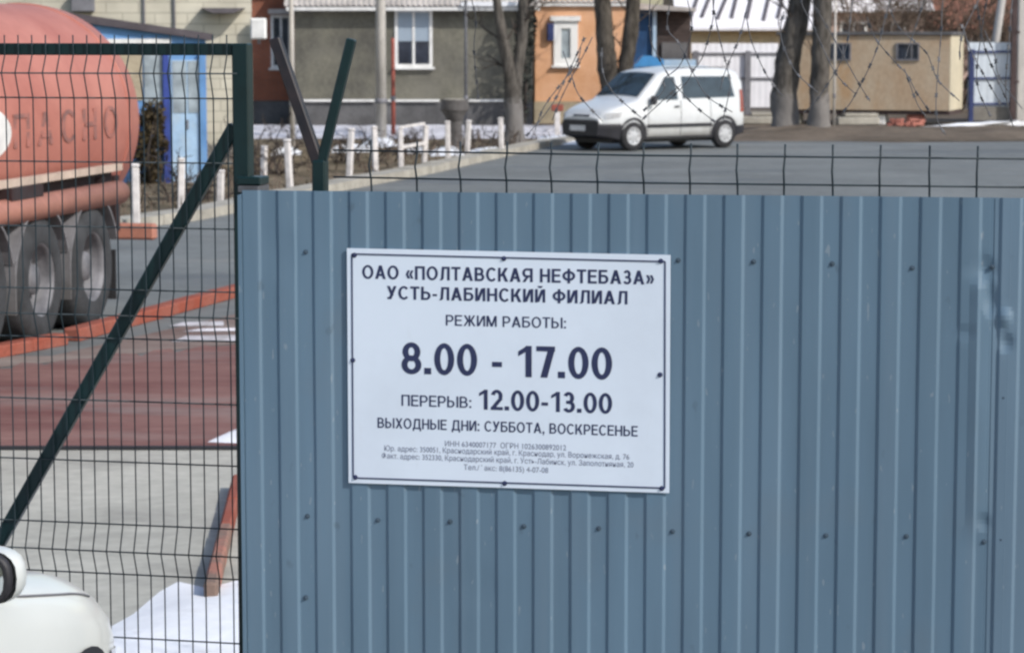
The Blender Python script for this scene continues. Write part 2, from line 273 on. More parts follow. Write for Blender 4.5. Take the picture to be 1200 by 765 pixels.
# ------------------------------------------------------------------ mesh builder
class MB:
    def __init__(s): s.v = []; s.f = []; s.sm = []
    def add(s, vs, fs, smooth=False):
        o = len(s.v); s.v += [tuple(x) for x in vs]
        for f in fs: s.f.append(tuple(i + o for i in f)); s.sm.append(smooth)
        return s
    def box(s, c, d, rz=0.0, m=None, bev=0.0):
        hx, hy, hz = d[0] / 2, d[1] / 2, d[2] / 2
        R = m if m is not None else Matrix.Rotation(rz, 3, 'Z')
        c = Vector(c)
        if bev <= 0:
            vs = [c + R @ Vector((x * hx, y * hy, z * hz)) for z in (-1, 1) for y in (-1, 1) for x in (-1, 1)]
            return s.add(vs, [(0, 2, 3, 1), (4, 5, 7, 6), (0, 1, 5, 4), (2, 6, 7, 3), (0, 4, 6, 2), (1, 3, 7, 5)])
        b = min(bev, hx * .9, hy * .9, hz * .9)
        vs = []; idx = {}
        for sx in (-1, 1):
            for sy in (-1, 1):
                for sz in (-1, 1):
                    for ax in range(3):
                        p = [sx * (hx - b), sy * (hy - b), sz * (hz - b)]
                        p[ax] = (sx * hx, sy * hy, sz * hz)[ax]
                        idx[(sx, sy, sz, ax)] = len(vs); vs.append(c + R @ Vector(p))
        fs = []
        for ax in range(3):
            o1, o2 = [a for a in range(3) if a != ax]
            for sg in (-1, 1):
                q = []
                for a, bb in ((-1, -1), (1, -1), (1, 1), (-1, 1)):
                    k = [0, 0, 0]; k[ax] = sg; k[o1] = a; k[o2] = bb; q.append(idx[(*k, ax)])
                fs.append(tuple(q))
            for a in (-1, 1):
                for bb in (-1, 1):
                    q = []
                    for t, axx in ((-1, o1), (1, o1), (1, o2), (-1, o2)):
                        k = [0, 0, 0]; k[ax] = t; k[o1] = a; k[o2] = bb; q.append(idx[(*k, axx)])
                    fs.append(tuple(q))
        for sx in (-1, 1):
            for sy in (-1, 1):
                for sz in (-1, 1): fs.append(tuple(idx[(sx, sy, sz, a)] for a in range(3)))
        return s.add(vs, fs)
    def tube(s, pts, r, n=8, cap=True, smooth=True):
        pts = [Vector(p) for p in pts]; rr = r if isinstance(r, (list, tuple)) else [r] * len(pts)
        vs = []; prev = None
        for i, p in enumerate(pts):
            t = (pts[min(i + 1, len(pts) - 1)] - pts[max(i - 1, 0)])
            t = t.normalized() if t.length > 1e-9 else Vector((0, 0, 1))
            a = prev if prev is not None else (Vector((1, 0, 0)) if abs(t.x) < 0.8 else Vector((0, 1, 0)))
            a = (a - t * a.dot(t)); a.normalize(); b = t.cross(a); prev = a
            for k in range(n):
                an = 2 * pi * k / n; vs.append(p + (a * cos(an) + b * sin(an)) * rr[i])
        fs = []
        for i in range(len(pts) - 1):
            for k in range(n):
                k2 = (k + 1) % n; fs.append((i * n + k, i * n + k2, (i + 1) * n + k2, (i + 1) * n + k))
        s.add(vs, fs, smooth)
        if cap:
            o = len(s.v) - len(vs)
            s.f.append(tuple(o + k for k in reversed(range(n)))); s.sm.append(False)
            e = o + (len(pts) - 1) * n
            s.f.append(tuple(e + k for k in range(n))); s.sm.append(False)
        return s
    def bar(s, a, b, w, h=None, up=(0, 0, 1), bev=0.0):
        """rectangular bar from a to b"""
        a, b = Vector(a), Vector(b); h = h or w
        x = (b - a); L = x.length; x.normalize()
        u = Vector(up); u = u - x * u.dot(x)
        if u.length < 1e-5: u = Vector((0, 1, 0)) - x * x.y
        u.normalize(); y = u.cross(x)
        R = Matrix((x, y, u)).transposed()
        return s.box((a + b) / 2, (L, w, h), m=R, bev=bev)
    def lathe(s, prof, n=32, c=(0, 0, 0), axis='Y', smooth=True):
        """prof: (r, h) pairs about the axis"""
        c = Vector(c); vs = []
        for r, h in prof:
            for k in range(n):
                a = 2 * pi * k / n
                p = {'Y': Vector((r * cos(a), h, r * sin(a))), 'Z': Vector((r * cos(a), r * sin(a), h)), 'X': Vector((h, r * cos(a), r * sin(a)))}[axis]
                vs.append(c + p)
        fs = []
        for i in range(len(prof) - 1):
            for k in range(n):
                k2 = (k + 1) % n; fs.append((i * n + k, i * n + k2, (i + 1) * n + k2, (i + 1) * n + k))
        return s.add(vs, fs, smooth)
    def prism(s, poly, z0, z1):
        n = len(poly)
        vs = [(p[0], p[1], z0) for p in poly] + [(p[0], p[1], z1) for p in poly]
        fs = [tuple(reversed(range(n))), tuple(range(n, 2 * n))] + [(i, (i + 1) % n, (i + 1) % n + n, i + n) for i in range(n)]
        return s.add(vs, fs)
    def prism_y(s, poly, y0, y1):
        """poly in (x, z), extruded along y"""
        n = len(poly)
        vs = [(p[0], y0, p[1]) for p in poly] + [(p[0], y1, p[1]) for p in poly]
        fs = [tuple(range(n)), tuple(reversed(range(n, 2 * n)))] + [((i + 1) % n, i, i + n, (i + 1) % n + n) for i in range(n)]
        return s.add(vs, fs)
    def build(s, name, material, parent=None, loc=(0, 0, 0), rz=0.0):
        me = bpy.data.meshes.new(name); me.from_pydata(s.v, [], s.f)
        me.polygons.foreach_set("use_smooth", s.sm); me.materials.append(material); me.update()
        o = bpy.data.objects.new(name, me); COL.objects.link(o)
        if parent: o.parent = parent
        o.location = loc; o.rotation_euler = (0, 0, rz)
        return o

def tag(o, label=None, cat=None, group=None, kind=None):
    if label: o["label"] = label
    if cat: o["category"] = cat
    if group: o["group"] = group
    if kind: o["kind"] = kind
    return o
def thing(name, label, cat, loc=(0, 0, 0), rz=0.0, group=None):
    o = bpy.data.objects.new(name, None); COL.objects.link(o); o.empty_display_size = 0.2
    o.location = loc; o.rotation_euler = (0, 0, rz)
    return tag(o, label, cat, group)
def sheet(name, pts, z, material, kind="structure", label=None):
    """flat ground sheet from world outline points"""
    mb = MB(); mb.add([(p[0], p[1], z) for p in pts], [tuple(range(len(pts)))])
    o = mb.build(name, material); tag(o, label, None, None, kind)
    return o
def blob(name, pts, z, h, material, seed=0, label=None):
    """a low irregular heap (snow) with the given outline"""
    rnd = random.Random(seed); P = []
    n = len(pts)
    for i in range(n):
        a, b = Vector(pts[i][:2]), Vector(pts[(i + 1) % n][:2])
        L = (b - a).length; m = max(3, int(L / 0.25)) if L < 8 else max(3, int(L / 0.6))
        m = min(m, 40)
        for k in range(m):
            p = a.lerp(b, k / m); nn = Vector((-(b - a).y, (b - a).x)).normalized()
            P.append(p + nn * (noise.noise(Vector((p.x * 1.7, p.y * 1.7, seed))) * min(0.35, L * 0.06)))
    c = sum(P, Vector((0, 0))) / len(P)
    mb = MB(); N = len(P); vs = []; R = 5
    for r in range(R):
        t = 1 - r / R
        for p in P:
            q = c.lerp(p, t); hh = h * (1 - t ** 2) + (0 if r == 0 else h * 0.35 * noise.noise(Vector((q.x * 2, q.y * 2, seed + 3))))
            vs.append((q.x, q.y, z + max(0.0, hh)))
    vs.append((c.x, c.y, z + h)); fs = []
    for r in range(R - 1):
        for k in range(N):
            k2 = (k + 1) % N; fs.append((r * N + k, r * N + k2, (r + 1) * N + k2, (r + 1) * N + k))
    for k in range(N): fs.append(((R - 1) * N + k, (R - 1) * N + (k + 1) % N, R * N))
    mb.add(vs, fs, True)
    o = mb.build(name, material); tag(o, label, None, None, "structure")
    return o

def text_mesh(body, bold=0.0):
    cu = bpy.data.curves.new("txt", 'FONT'); cu.body = body; cu.size = 1.0; cu.offset = bold; cu.resolution_u = 4
    ob = bpy.data.objects.new("txt", cu); COL.objects.link(ob)
    dg = bpy.context.evaluated_depsgraph_get()
    me = bpy.data.meshes.new_from_object(ob.evaluated_get(dg))
    COL.objects.unlink(ob); bpy.data.objects.remove(ob)
    vs = [v.co.copy() for v in me.vertices]; fs = [tuple(p.vertices) for p in me.polygons]
    return vs, fs

# ------------------------------------------------------------------ block lettering (heavy grotesque capitals built from strokes)
def glyph(ch, t):
    h = t * .86; P = []
    def poly(*q): P.append((list(q), [tuple(range(len(q)))]))
    def V(x, y0=0, y1=1): poly((x, y0), (x + t, y0), (x + t, y1), (x, y1))
    def H(y, x0, x1): poly((x0, y), (x1, y), (x1, y + h), (x0, y + h))
    w = t * 1.12
    def D(x0, y0, x1, y1, ww=None):
        k = ww or w; poly((x0, y0), (x0 + k, y0), (x1 + k, y1), (x1, y1))
    def A(cx, cy, rx, ry, a0=0, a1=360):
        n = max(8, int(abs(a1 - a0) / 9)); vs = []
        for i in range(n + 1):
            a = radians(a0 + (a1 - a0) * i / n)
            vs += [(cx + rx * cos(a), cy + ry * sin(a)), (cx + (rx - t) * cos(a), cy + (ry - h) * sin(a))]
        P.append((vs, [(2 * i, 2 * i + 1, 2 * i + 3, 2 * i + 2) for i in range(n)]))
    def low(x0=0.0, wd=.66, top=.5):
        hi = top + h / 2; cy = hi / 2; r = min(.30, wd - t)
        H(0, x0, x0 + wd - r); H(hi - h, x0, x0 + wd - r); A(x0 + wd - r, cy, r, cy, -90, 90)
    def up(x0=0.0, wd=.66, bot=.5):
        lo = bot - h / 2; cy = (1 + lo) / 2; r = min(.28, wd - t)
        H(1 - h, x0, x0 + wd - r); H(lo, x0, x0 + wd - r); A(x0 + wd - r, cy, r, (1 - lo) / 2, -90, 90)
    W = .68
    if ch == 'О': A(.39, .5, .39, .515); W = .78
    elif ch == 'А': D(0, 0, .37 - w / 2, 1); D(.74 - w, 0, .37 - w / 2, 1); H(.22, .14, .60); W = .74
    elif ch == 'П': V(0); V(W - t); H(1 - h, t * .5, W - t * .5)
    elif ch == 'Г': W = .56; V(0); H(1 - h, t * .5, W)
    elif ch == 'Л': W = .70; V(W - t); H(1 - h, .17, W - t * .5); D(.10, .12, .16, 1, t); D(-.01, 0, .10, .12, t * 1.05)
    elif ch == 'Т': W = .62; H(1 - h, 0, W); V(W / 2 - t / 2, 0, 1 - h * .5)
    elif ch == 'В': V(0); up(t * .5, .60 - t * .5); low(t * .5, .66 - t * .5); W = .66
    elif ch == 'С': A(.38, .5, .38, .515, 42, 318); W = .70
    elif ch == 'К': V(0); D(t * .7, .38, W - w * 1.15, 1, w * 1.1); D(W - w, 0, .24, .58, w * 1.05)
    elif ch == 'Я':
        W = .70; V(W - t); lo = .42 - h / 2; r = .28
        H(1 - h, r, W - t * .5); H(lo, r, W - t * .5); A(r, (1 + lo) / 2, r, (1 - lo) / 2, 90, 270); D(0, 0, .27, .42)
    elif ch == 'Н': V(0); V(W - t); H(.5 - h / 2, t * .5, W - t * .5)
    elif ch == 'Е': W = .60; V(0); H(0, t * .5, W); H(1 - h, t * .5, W); H(.52 - h / 2, t * .5, W - .05)
    elif ch == 'Ф': W = .86; V(.43 - t / 2, -.03, 1.03); A(.43, .51, .43, .36)
    elif ch == 'Б': W = .66; V(0); H(1 - h, t * .5, .58); low(t * .5, .66 - t * .5, .56)
    elif ch in 'З3': W = .56; A(.26, .75 - h / 4, .25, .265 + h / 4, -90, 155); A(.27, .25 + h / 4, .28, .265 + h / 4, -155, 90); H(.5 - h / 2, .15, .30)
    elif ch == 'У': W = .66; D(.10, 0, W - w, 1); D(.26, .28, 0, 1); H(0, .03, .22)
    elif ch == 'Ь': W = .64; V(0); low(t * .5, .64 - t * .5, .56)
    elif ch == 'Ы': W = .90; V(0); low(t * .5, .60 - t * .5, .56); V(W - t)
    elif ch in 'ИЙ':
        V(0); V(W - t); D(t * .45, .04, W - t * .45 - w, .96)
        if ch == 'Й': A(W / 2, 1.24, .17, .16, 180, 360)
    elif ch == 'М': W = .84; V(0); V(W - t); D(.42 - w / 2, 0, t * .15, 1); D(.42 - w / 2, 0, W - w - t * .15, 1)
    elif ch == 'Р': W = .64; V(0); up(t * .5, .64 - t * .5, .42)
    elif ch == 'Ж':
        W = 1.0; V(.5 - t / 2); D(0, 0, .30, .52); D(W - w, 0, .70 - w, .52); D(.30, .48, .03, 1); D(.70 - w, .48, W - w - .03, 1)
    elif ch == 'Х': W = .68; D(0, 0, W - w, 1); D(W - w, 0, 0, 1)
    elif ch == 'Д': W = .82; V(.58); H(1 - h, .18, .64); D(.08, h * .6, .18, 1, t); H(0, 0, W); poly((0, -.2), (t * .9, -.2), (t * .9, h * .4), (0, h * .4)); poly((W - t * .9, -.2), (W, -.2), (W, h * .4), (W - t * .9, h * .4))
    elif ch == '-': W = .34; H(.30, .02, .32)
    elif ch == '–': W = .40; H(.34, .02, .38)
    elif ch in '.:,':
        W = t * 1.2; poly((0, 0), (t * 1.15, 0), (t * 1.15, t * 1.1), (0, t * 1.1))
        if ch == ':': poly((0, .55), (t * 1.15, .55), (t * 1.15, .55 + t * 1.1), (0, .55 + t * 1.1))
        if ch == ',': poly((t * .55, .02), (t * .2, -.2), (t * .55, -.2), (t * 1.1, .02))
    elif ch in '«»':
        W = .52
        for dx in (0, .24):
            if ch == '«': D(dx, .38, dx + .13, .68, t * .9); D(dx + .13, .08, dx, .38, t * .9)
            else: D(dx + .13, .38, dx, .68, t * .9); D(dx, .08, dx + .13, .38, t * .9)
    elif ch == '0': W = .61; A(.305, .5, .305, .515)
    elif ch == '1': W = .50; V(.26); poly((.04, .66), (.04, .82), (.30, 1.0), (.32, .84))
    elif ch == '2': W = .56; A(.28, .70, .27, .315, -38, 168); D(.0, h * .7, .34, .56, w * 1.1); H(0, 0, .56)
    elif ch == '7': W = .56; H(1 - h, 0, .56); D(.12, 0, .56 - w, 1 - h * .5, w)
    elif ch == '8': W = .61; A(.305, .75 - h / 4, .275, .265 + h / 4); A(.305, .25 + h / 4, .305, .265 + h / 4)
    elif ch == ' ': W = .26
    return W, P
def block_text(body, t):
    """vertices (x, y, layer) and faces of a line of capitals of height 1"""
    vs = []; fs = []; x = 0; lay = 0
    sp__ = .085 if any(c in '018' for c in body) else .115
    for ch in body:
        W_, P = glyph(ch, t)
        for q, f in P:
            o = len(vs); vs += [(x + a, b, lay % 9) for a, b in q]; fs += [tuple(i + o for i in g) for g in f]; lay += 1
        x += W_ + sp__
    return vs, fs, x - sp__

# ================================================================== GROUND
sheet("ground", [(-400, -60), (400, -60), (400, 700), (-400, 700)], 0.0, M['dirt'])
kA, kB, kC, kD = G(236, 258), G(380, 228), G(505, 204), G(640, 173)
kerb_pts = [Vector((-9.5, 25.5, 0)), Vector((-6.2, 30.3, 0)), kA, kB, kC, kD, kD + Vector((1.4, 4.5, 0))]
road = [(-60, 3), (60, 3), (60, 61), (14, 61.5), (9, 60.5), (6, 62.5)] + [tuple(p[:2]) for p in reversed(kerb_pts)] + [(-60, 22)]
sheet("road", road, 0.004, M['asphalt'])
verge = [tuple(p[:2]) for p in kerb_pts] + [(1.5, 64), (-3, 63.0), (-10, 62.5), (-30, 60), (-30, 27)]
sheet("grass_verge", verge, 0.006, M['verge'])
mb = MB()
for a, b in zip(kerb_pts[:-1], kerb_pts[1:]):
    L = (b - a).length; n = max(1, int(L / 1.0)); d = (b - a) / n
    nn = Vector((-d.y, d.x, 0)).normalized()
    for i in range(n):
        p, q = a + d * i, a + d * (i + 0.985)
        jz = random.uniform(-.01, .01)
        mb.bar(p + nn * 0.2 + Vector((0, 0, 0.07 + jz)), q + nn * 0.2 + Vector((0, 0, 0.07 + jz)), 0.42, 0.15)
tag(mb.build("kerb", M['kerb']), kind="structure")
# yard: red paving, drain line, concrete apron
ry = G(150, 527).y
sheet("red_paving", [(-14, ry), (6, ry), (6, G(300, 402).y)] + [tuple(G(280 - 14 * k + 5 * sin(k * 2.3), 404 + 1.4 * k + 2.2 * sin(k * 1.7) + 1.6 * sin(k * 4.1))[:2]) for k in range(21)] + [(-14, G(0, 440).y)], 0.012, M['red_paving'])
sheet("concrete_apron", [(-14, 7.5), (6, 7.5), (6, ry - .06), (-14, ry - .06)], 0.008, M['concrete'])
mb = MB(); mb.box((-4, ry - 0.03, 0.012), (20, 0.06, 0.03)); tag(mb.build("drain_channel", M['seam']), kind="structure")
sheet("worn_strip", [(-14, G(0, 440).y + .004), tuple(G(0, 431.5)[:2]), tuple(G(280, 403.5)[:2]), (6, G(300, 401.5).y), (6, G(300, 366).y), tuple(G(280, 368)[:2]), tuple(G(60, 418)[:2]), (-14, G(0, 432).y)], 0.008, M['worn'])
# red painted kerbs in the yard
def kerbbar(name, p, q, w, h, m, n=6):
    p, q = Vector(p), Vector(q); mb = MB(); d = (q - p) / n
    for i in range(n):
        mb.bar(p + d * i + Vector((0, 0, h / 2)), p + d * (i + .99) + Vector((0, 0, h / 2 + random.uniform(-.006, .006))), w, h, bev=0.012)
    return mb.build(name, m)
kp = [G(-60, 430), G(72, 404), G(84, 400.5), G(292, 343)]
o = kerbbar("painted_kerb", kp[0], kp[1], 0.15, 0.10, M['red_kerb'], 3)
tag(o, "short red painted kerb beside the near truck wheels", "kerb", "red kerbs in the yard")
o = kerbbar("painted_kerb", kp[2], kp[3] + (kp[3] - kp[2]) * .3, 0.15, 0.11, M['red_kerb'], 8)
tag(o, "long red painted kerb running from the truck towards the blue fence", "kerb", "red kerbs in the yard")
wk = thing("painted_kerb", "worn kerb with one red painted end, standing in the snow beside the blue fence edge", "kerb", (0, 0, 0), 0, "red kerbs in the yard")
wq = G(247, 706).lerp(G(279, 575), .5)
o = kerbbar("worn_end", G(247, 706), wq, .062, .09, M['worn_kerb'], 2); o.parent = wk
o = kerbbar("painted_end", wq, G(279, 575), .06, .09, M['red_kerb'], 2); o.parent = wk
# snow
blob("snow_patch", [G(60, 795), G(100, 756), G(150, 722), G(208, 684), G(244, 692), G(320, 672), G(330, 800)], 0.012, 0.03, M['snow'], 1)
for q, (xa, xb, ya, yb) in enumerate(((196, 262, 378, 384), (214, 300, 386, 390), (200, 300, 394, 402))):
    blob("snow_patch", [G(xa, yb), G(xa + 18, ya + 1), G(xb, ya), G(xb, yb - 1)], 0.013, 0.012, M['dirty_snow'], 2 + q)
blob("snow_patch", [G(244, 520), G(268, 508), G(300, 496), G(300, 522)], 0.012, 0.02, M['snow'], 3)
blob("snow_patch", [(-12, 63), (-3, 62.5), (1.2, 63), (2.0, 66), (1.0, 71.6), (-12, 71.6)], 0.012, 0.12, M['dirty_snow'], 4)
for i, (x0, x1, y0, y1) in enumerate([(318, 352, 176, 183), (388, 432, 172, 180), (424, 462, 163, 174), (470, 505, 176, 181), (505, 540, 174, 184), (545, 600, 176, 182), (628, 692, 160, 171)]):
    blob("snow_patch", [G(x0, y1), G(x1, y1 - 1), G(x1 - 3, y0), G(x0 + 4, y0 + 1)], 0.012, 0.1, M['snow'], 10 + i)
blob("snow_patch", [G(625, 158), G(700, 158), G(700, 148), G(620, 149)], 0.012, 0.1, M['dirty_snow'], 22)
blob("snow_patch", [(10.9, 69.6), (12.2, 70.2), (13.6, 71.6), (17.5, 72.6), (17.5, 73.4), (13.5, 72.5), (12.7, 71.6), (11.2, 70.6)], 0.012, 0.13, M['snow'], 23)
# soil bank on the right, in front of the cabin
mb = MB(); nx, ny = 60, 16; vs = []; fs = []
for j in range(ny + 1):
    for i in range(nx + 1):
        x = 5.2 + 12 * i / nx; y = 61.2 + 9 * j / ny
        e = min(1, (x - 5.2) / 1.5) * min(1, (17.2 - x) / 1.0) * sin(pi * min(1, max(0, j / ny))) ** 0.8
        vs.append((x, y, 0.008 + max(0, e * (0.16 + 0.14 * noise.noise(Vector((x * .6, y * .6, 4))) + 0.05 * noise.noise(Vector((x * 2, y * 2, 9)))))))
for j in range(ny):
    for i in range(nx):
        a = j * (nx + 1) + i; fs.append((a, a + 1, a + nx + 2, a + nx + 1))
mb.add(vs, fs, True); tag(mb.build("soil_bank", M['dirt']), kind="structure")

# ================================================================== BUILDINGS
def window(parent, x, y, z0, w, h, fm, gm, fw=0.07, mull=(0.5,), trans=(), sill=True, blind=0.0, depth=0.06, sillm=None):
    """window on a wall whose outer face is at local y (facing -y); x centre, z0 bottom"""
    mb = MB(); yc = y - depth / 2 + 0.01
    for sx in (-1, 1): mb.box((x + sx * (w / 2 - fw / 2), yc, z0 + h / 2), (fw, depth, h))
    for zz in (z0 + fw / 2, z0 + h - fw / 2): mb.box((x, yc, zz), (w - 2 * fw, depth, fw))
    for m_ in mull: mb.box((x - w / 2 + w * m_, yc + .004, z0 + h / 2), (fw * .8, depth * .8, h - 2 * fw))
    for t in trans: mb.box((x, yc + .006, z0 + h * t), (w - 2 * fw, depth * .7, fw * .7))
    f = mb.build("window", fm, parent)
    p = MB().box((x, y - 0.006, z0 + h / 2), (w - 2 * fw + .01, 0.012, h - 2 * fw + .01)).build("pane", gm, f)
    if blind:
        bh = (h - 2 * fw) * blind
        MB().box((x, y - 0.016, z0 + h - fw - bh / 2), (w - 2 * fw - .01, 0.004, bh)).build("blind", M['blind'], f)
    if sill: MB().box((x, y - 0.06, z0 - 0.03), (w + .12, 0.16, 0.06)).build("sill", sillm or fm, f)
    return f
def corrugated(mb, x0, x1, ya, za, yb, zb, pitch=0.15, amp=0.025, th=0.012):
    """corrugated roof sheet, waves along x, from (ya, za) up to (yb, zb)"""
    n = max(8, int((x1 - x0) / pitch * 6)); vs = []
    for (y, z) in ((ya, za), (yb, zb)):
        for i in range(n + 1):
            x = x0 + (x1 - x0) * i / n; w = amp * sin(2 * pi * x / pitch)
            vs.append((x, y, z + w)); 
    for (y, z) in ((ya, za), (yb, zb)):
        for i in range(n + 1):
            x = x0 + (x1 - x0) * i / n; w = amp * sin(2 * pi * x / pitch)
            vs.append((x, y, z + w - th))
    N = n + 1; fs = []
    for i in range(n):
        fs.append((i, i + 1, N + i + 1, N + i)); fs.append((2 * N + i, 3 * N + i, 3 * N + i + 1, 2 * N + i + 1))
        fs.append((i, 2 * N + i, 2 * N + i + 1, i + 1))
    mb.add(vs, fs, True)

# --- beige brick building behind the blue shed
YB = 50.0
a, b = AY(20, 200, YB), AY(297, 200, YB)
bb = thing("beige_building", "tall beige brick building behind the small blue shed", "building", (b.x, YB, 0), radians(6.2))
w = b.x - a.x + 6
x_off = -w / 2
MB().box((x_off, 4, 3.5), (w, 8, 7.0)).build("wall", M['beige_brick'], bb)
MB().box((x_off, 4, 7.1), (w + .5, 8.5, 0.2)).build("roof", M['roofing'], bb)
MB().box((x_off, -0.02, 0.2), (w - .1, 0.08, 0.4)).build("plinth", M['concrete_dark'], bb)
for px in (170, 205):
    p = AY(px, 20, YB); MB().tube([(p.x - bb.location.x, -0.04, 0.3), (p.x - bb.location.x, -0.04, 6.6)], 0.025, 8).build("drainpipe", M['grey_steel'], bb)
p = AY(262, 10, YB)
cn = MB().prism_y([(-0.42, 0.0), (0.42, 0.0), (0.2, -0.1), (-0.2, -0.1)], -0.5, -0.001).build("canopy", M['dark_strip'], bb, (p.x - bb.location.x, 0, p.z))
p = AY(100, 10, YB)
MB().box((p.x - bb.location.x, -0.12, p.z + .1), (0.45, 0.24, 0.35), bev=.02).build("wall_cabinet", M['grey_steel'], bb)
# --- white box at its corner
p = AY(303, 34, YB - .2)
t = thing("wall_box", "small bright white box at the corner of the beige building", "wall box", (p.x, p.y, p.z))
MB().box((0, 0, 0), (0.30, 0.2, 0.40), bev=.02).build("casing", M['glow_white'], t)
MB().box((0, -0.104, 0), (0.24, 0.008, 0.33)).build("door", M['white_paint'], t)
MB().box((0.0, 0.06, -.24), (0.06, 0.06, 0.1)).build("bracket", M['grey_steel'], t)

# --- small blue shed
YS = 43.6
sx0, sx1 = AY(60, 100, YS).x, AY(237, 100, YS).x
sh = thing("blue_shed", "small blue shed with a sloping dark roof behind the red tanker", "shed", (sx0, YS, 0))
Ws = sx1 - sx0
sh.rotation_euler = (0, 0, radians(8.5)); Ws *= 1.02
zr = lambda x: AY(88, 22, YS).z + (AY(240, 47, YS).z - AY(88, 22, YS).z) * (x / Ws)
MB().prism_y([(0, 0.0), (Ws, 0.0), (Ws, zr(Ws)), (0, zr(0))], 0.0, 3.0).build("wall", M['blue_paint'], sh)
mb = MB(); mb.prism_y([(-.3, zr(-.3) + .005), (Ws + .12, zr(Ws + .12) + .005), (Ws + .12, zr(Ws + .12) + .12), (-.3, zr(-.3) + .15)], -0.12, 3.2); mb.build("roof", M['roofing'], sh)
X = lambda px: AY(px, 100, YS).x - sx0
Z = lambda py: AY(150, py, YS).z
MB().box(((X(100) + X(200)) / 2, -0.015, Z(49)), (X(200) - X(100), 0.03, 0.09)).build("fascia", M['white_paint'], sh)  # white strip added in place of a ragged bright reflection
MB().box(((X(140) + X(166)) / 2, -0.012, (Z(62) + Z(118)) / 2), (X(166) - X(140), 0.024, Z(62) - Z(118))).build("panel", M['cream'], sh)
MB().box(((X(168) + X(189)) / 2, -0.014, (Z(62) + Z(122)) / 2), (X(189) - X(168), 0.028, Z(62) - Z(122))).build("panel", M['shop_glass'], sh)
MB().box(((X(190) + X(197)) / 2, -0.05, Z(60) / 2), (X(197) - X(190), 0.1, Z(60))).build("post", M['deep_blue'], sh)
d = MB().box(((X(199) + X(236)) / 2, -0.02, Z(70) / 2), (X(236) - X(199), 0.04, Z(70) - .02)).build("door", M['light_blue'], sh)
for q in (0, 1):
    xa, xb = X(201 + q * 18), X(217 + q * 18)
    MB().box(((xa + xb) / 2, -0.046, (Z(72) + Z(133)) / 2), (xb - xa, 0.012, Z(72) - Z(133))).build("pane", M['shop_glass'], d)
MB().box((X(218), -0.05, 1.0), (0.03, 0.03, 0.16)).build("handle", M['grey_steel'], d)
MB().box((X(235), -0.05, Z(62) / 2), (0.07, 0.1, Z(62))).build("post", M['blue_paint'], sh)

# --- red brick house left of the grey one
YH = 74.0
x0, x1 = AY(255, 100, YH).x, AY(346, 100, YH).x
rb = thing("brick_house", "red brick house end between the beige building and the grey house", "house", (x0, YH, 0))
Wd = x1 - x0; X = lambda px: AY(px, 100, YH).x - x0; Z = lambda py: AY(330, py, YH).z
MB().box((Wd / 2, 4, 2.3), (Wd, 8, 3.3)).build("wall", M['red_brick'], rb)
MB().box((Wd / 2, 3.98, 0.32), (Wd + .06, 8.1, 0.64)).build("plinth", M['grey_plinth'], rb)
mb = MB(); mb.prism_y([(-.4, 3.95), (Wd + .05, 3.95), (Wd + .05, 4.1), (-.4, 4.1)], -.4, 8.4); mb.build("roof", M['slate'], rb)
f = window(rb, (X(318) + X(342)) / 2, 0, Z(80), X(342) - X(318), Z(18) - Z(80), M['white_paint'], M['dark_glass'], .08)
MB().box(((X(316) + X(349)) / 2, -0.12, Z(14)), (X(349) - X(316), 0.3, 0.14)).build("hood", M['slate'], f)

# --- grey house
YG = 72.0
x0, x1 = AY(346, 100, YG).x, AY(624, 100, YG).x
gh = thing("grey_house", "long grey rendered house with a white framed window behind the verge", "house", (x0, YG, 0))
Wd = x1 - x0; X = lambda px: AY(px, 100, YG).x - x0; Z = lambda py: AY(480, py, YG).z
MB().box((Wd / 2, 4, (3.45 + Z(119)) / 2), (Wd, 8, 3.45 - Z(119))).build("wall", M['grey_render'], gh)
MB().box((Wd / 2, 3.97, Z(119) / 2), (Wd + .02, 8.06, Z(119) - .002)).build("plinth", M['grey_plinth'], gh)
mb = MB()
for pa, pb in ((350, 440), (455, 515), (540, 590)): mb.box(((X(pa) + X(pb)) / 2, -0.09, Z(118)), (X(pb) - X(pa), 0.14, 0.06))
mb.build("ledge", M['white_paint'], gh)
mb = MB(); corrugated(mb, -0.25, Wd + .2, -0.45, Z(7), 4.0, 5.6); corrugated(mb, -0.25, Wd + .2, 8.45, Z(7), 4.0, 5.6)
mb.build("roof", M['slate'], gh)
MB().box((Wd / 2, -0.40, Z(7) - .09), (Wd + .4, 0.03, 0.1)).build("fascia", M['white_paint'], gh)
for pa, pb in ((541, 612),):
    MB().prism([(X(pa), -.5), (X(pb), -.5), (X(pb) - .4, .6), (X(pa) + .3, .9)], Z(7) - .02, Z(7) + .10).build("roof_snow", M['snow'], gh)
window(gh, (X(463) + X(507)) / 2, 0, Z(79), X(507) - X(463), Z(11) - Z(79), M['white_paint'], M['dark_glass'], .085, blind=.56)
MB().prism_y([(-.05, 3.3), (Wd + .05, 3.3), (Wd / 2, 3.34)], -.01, 8.01).build("soffit", M['dark_wood'], gh)

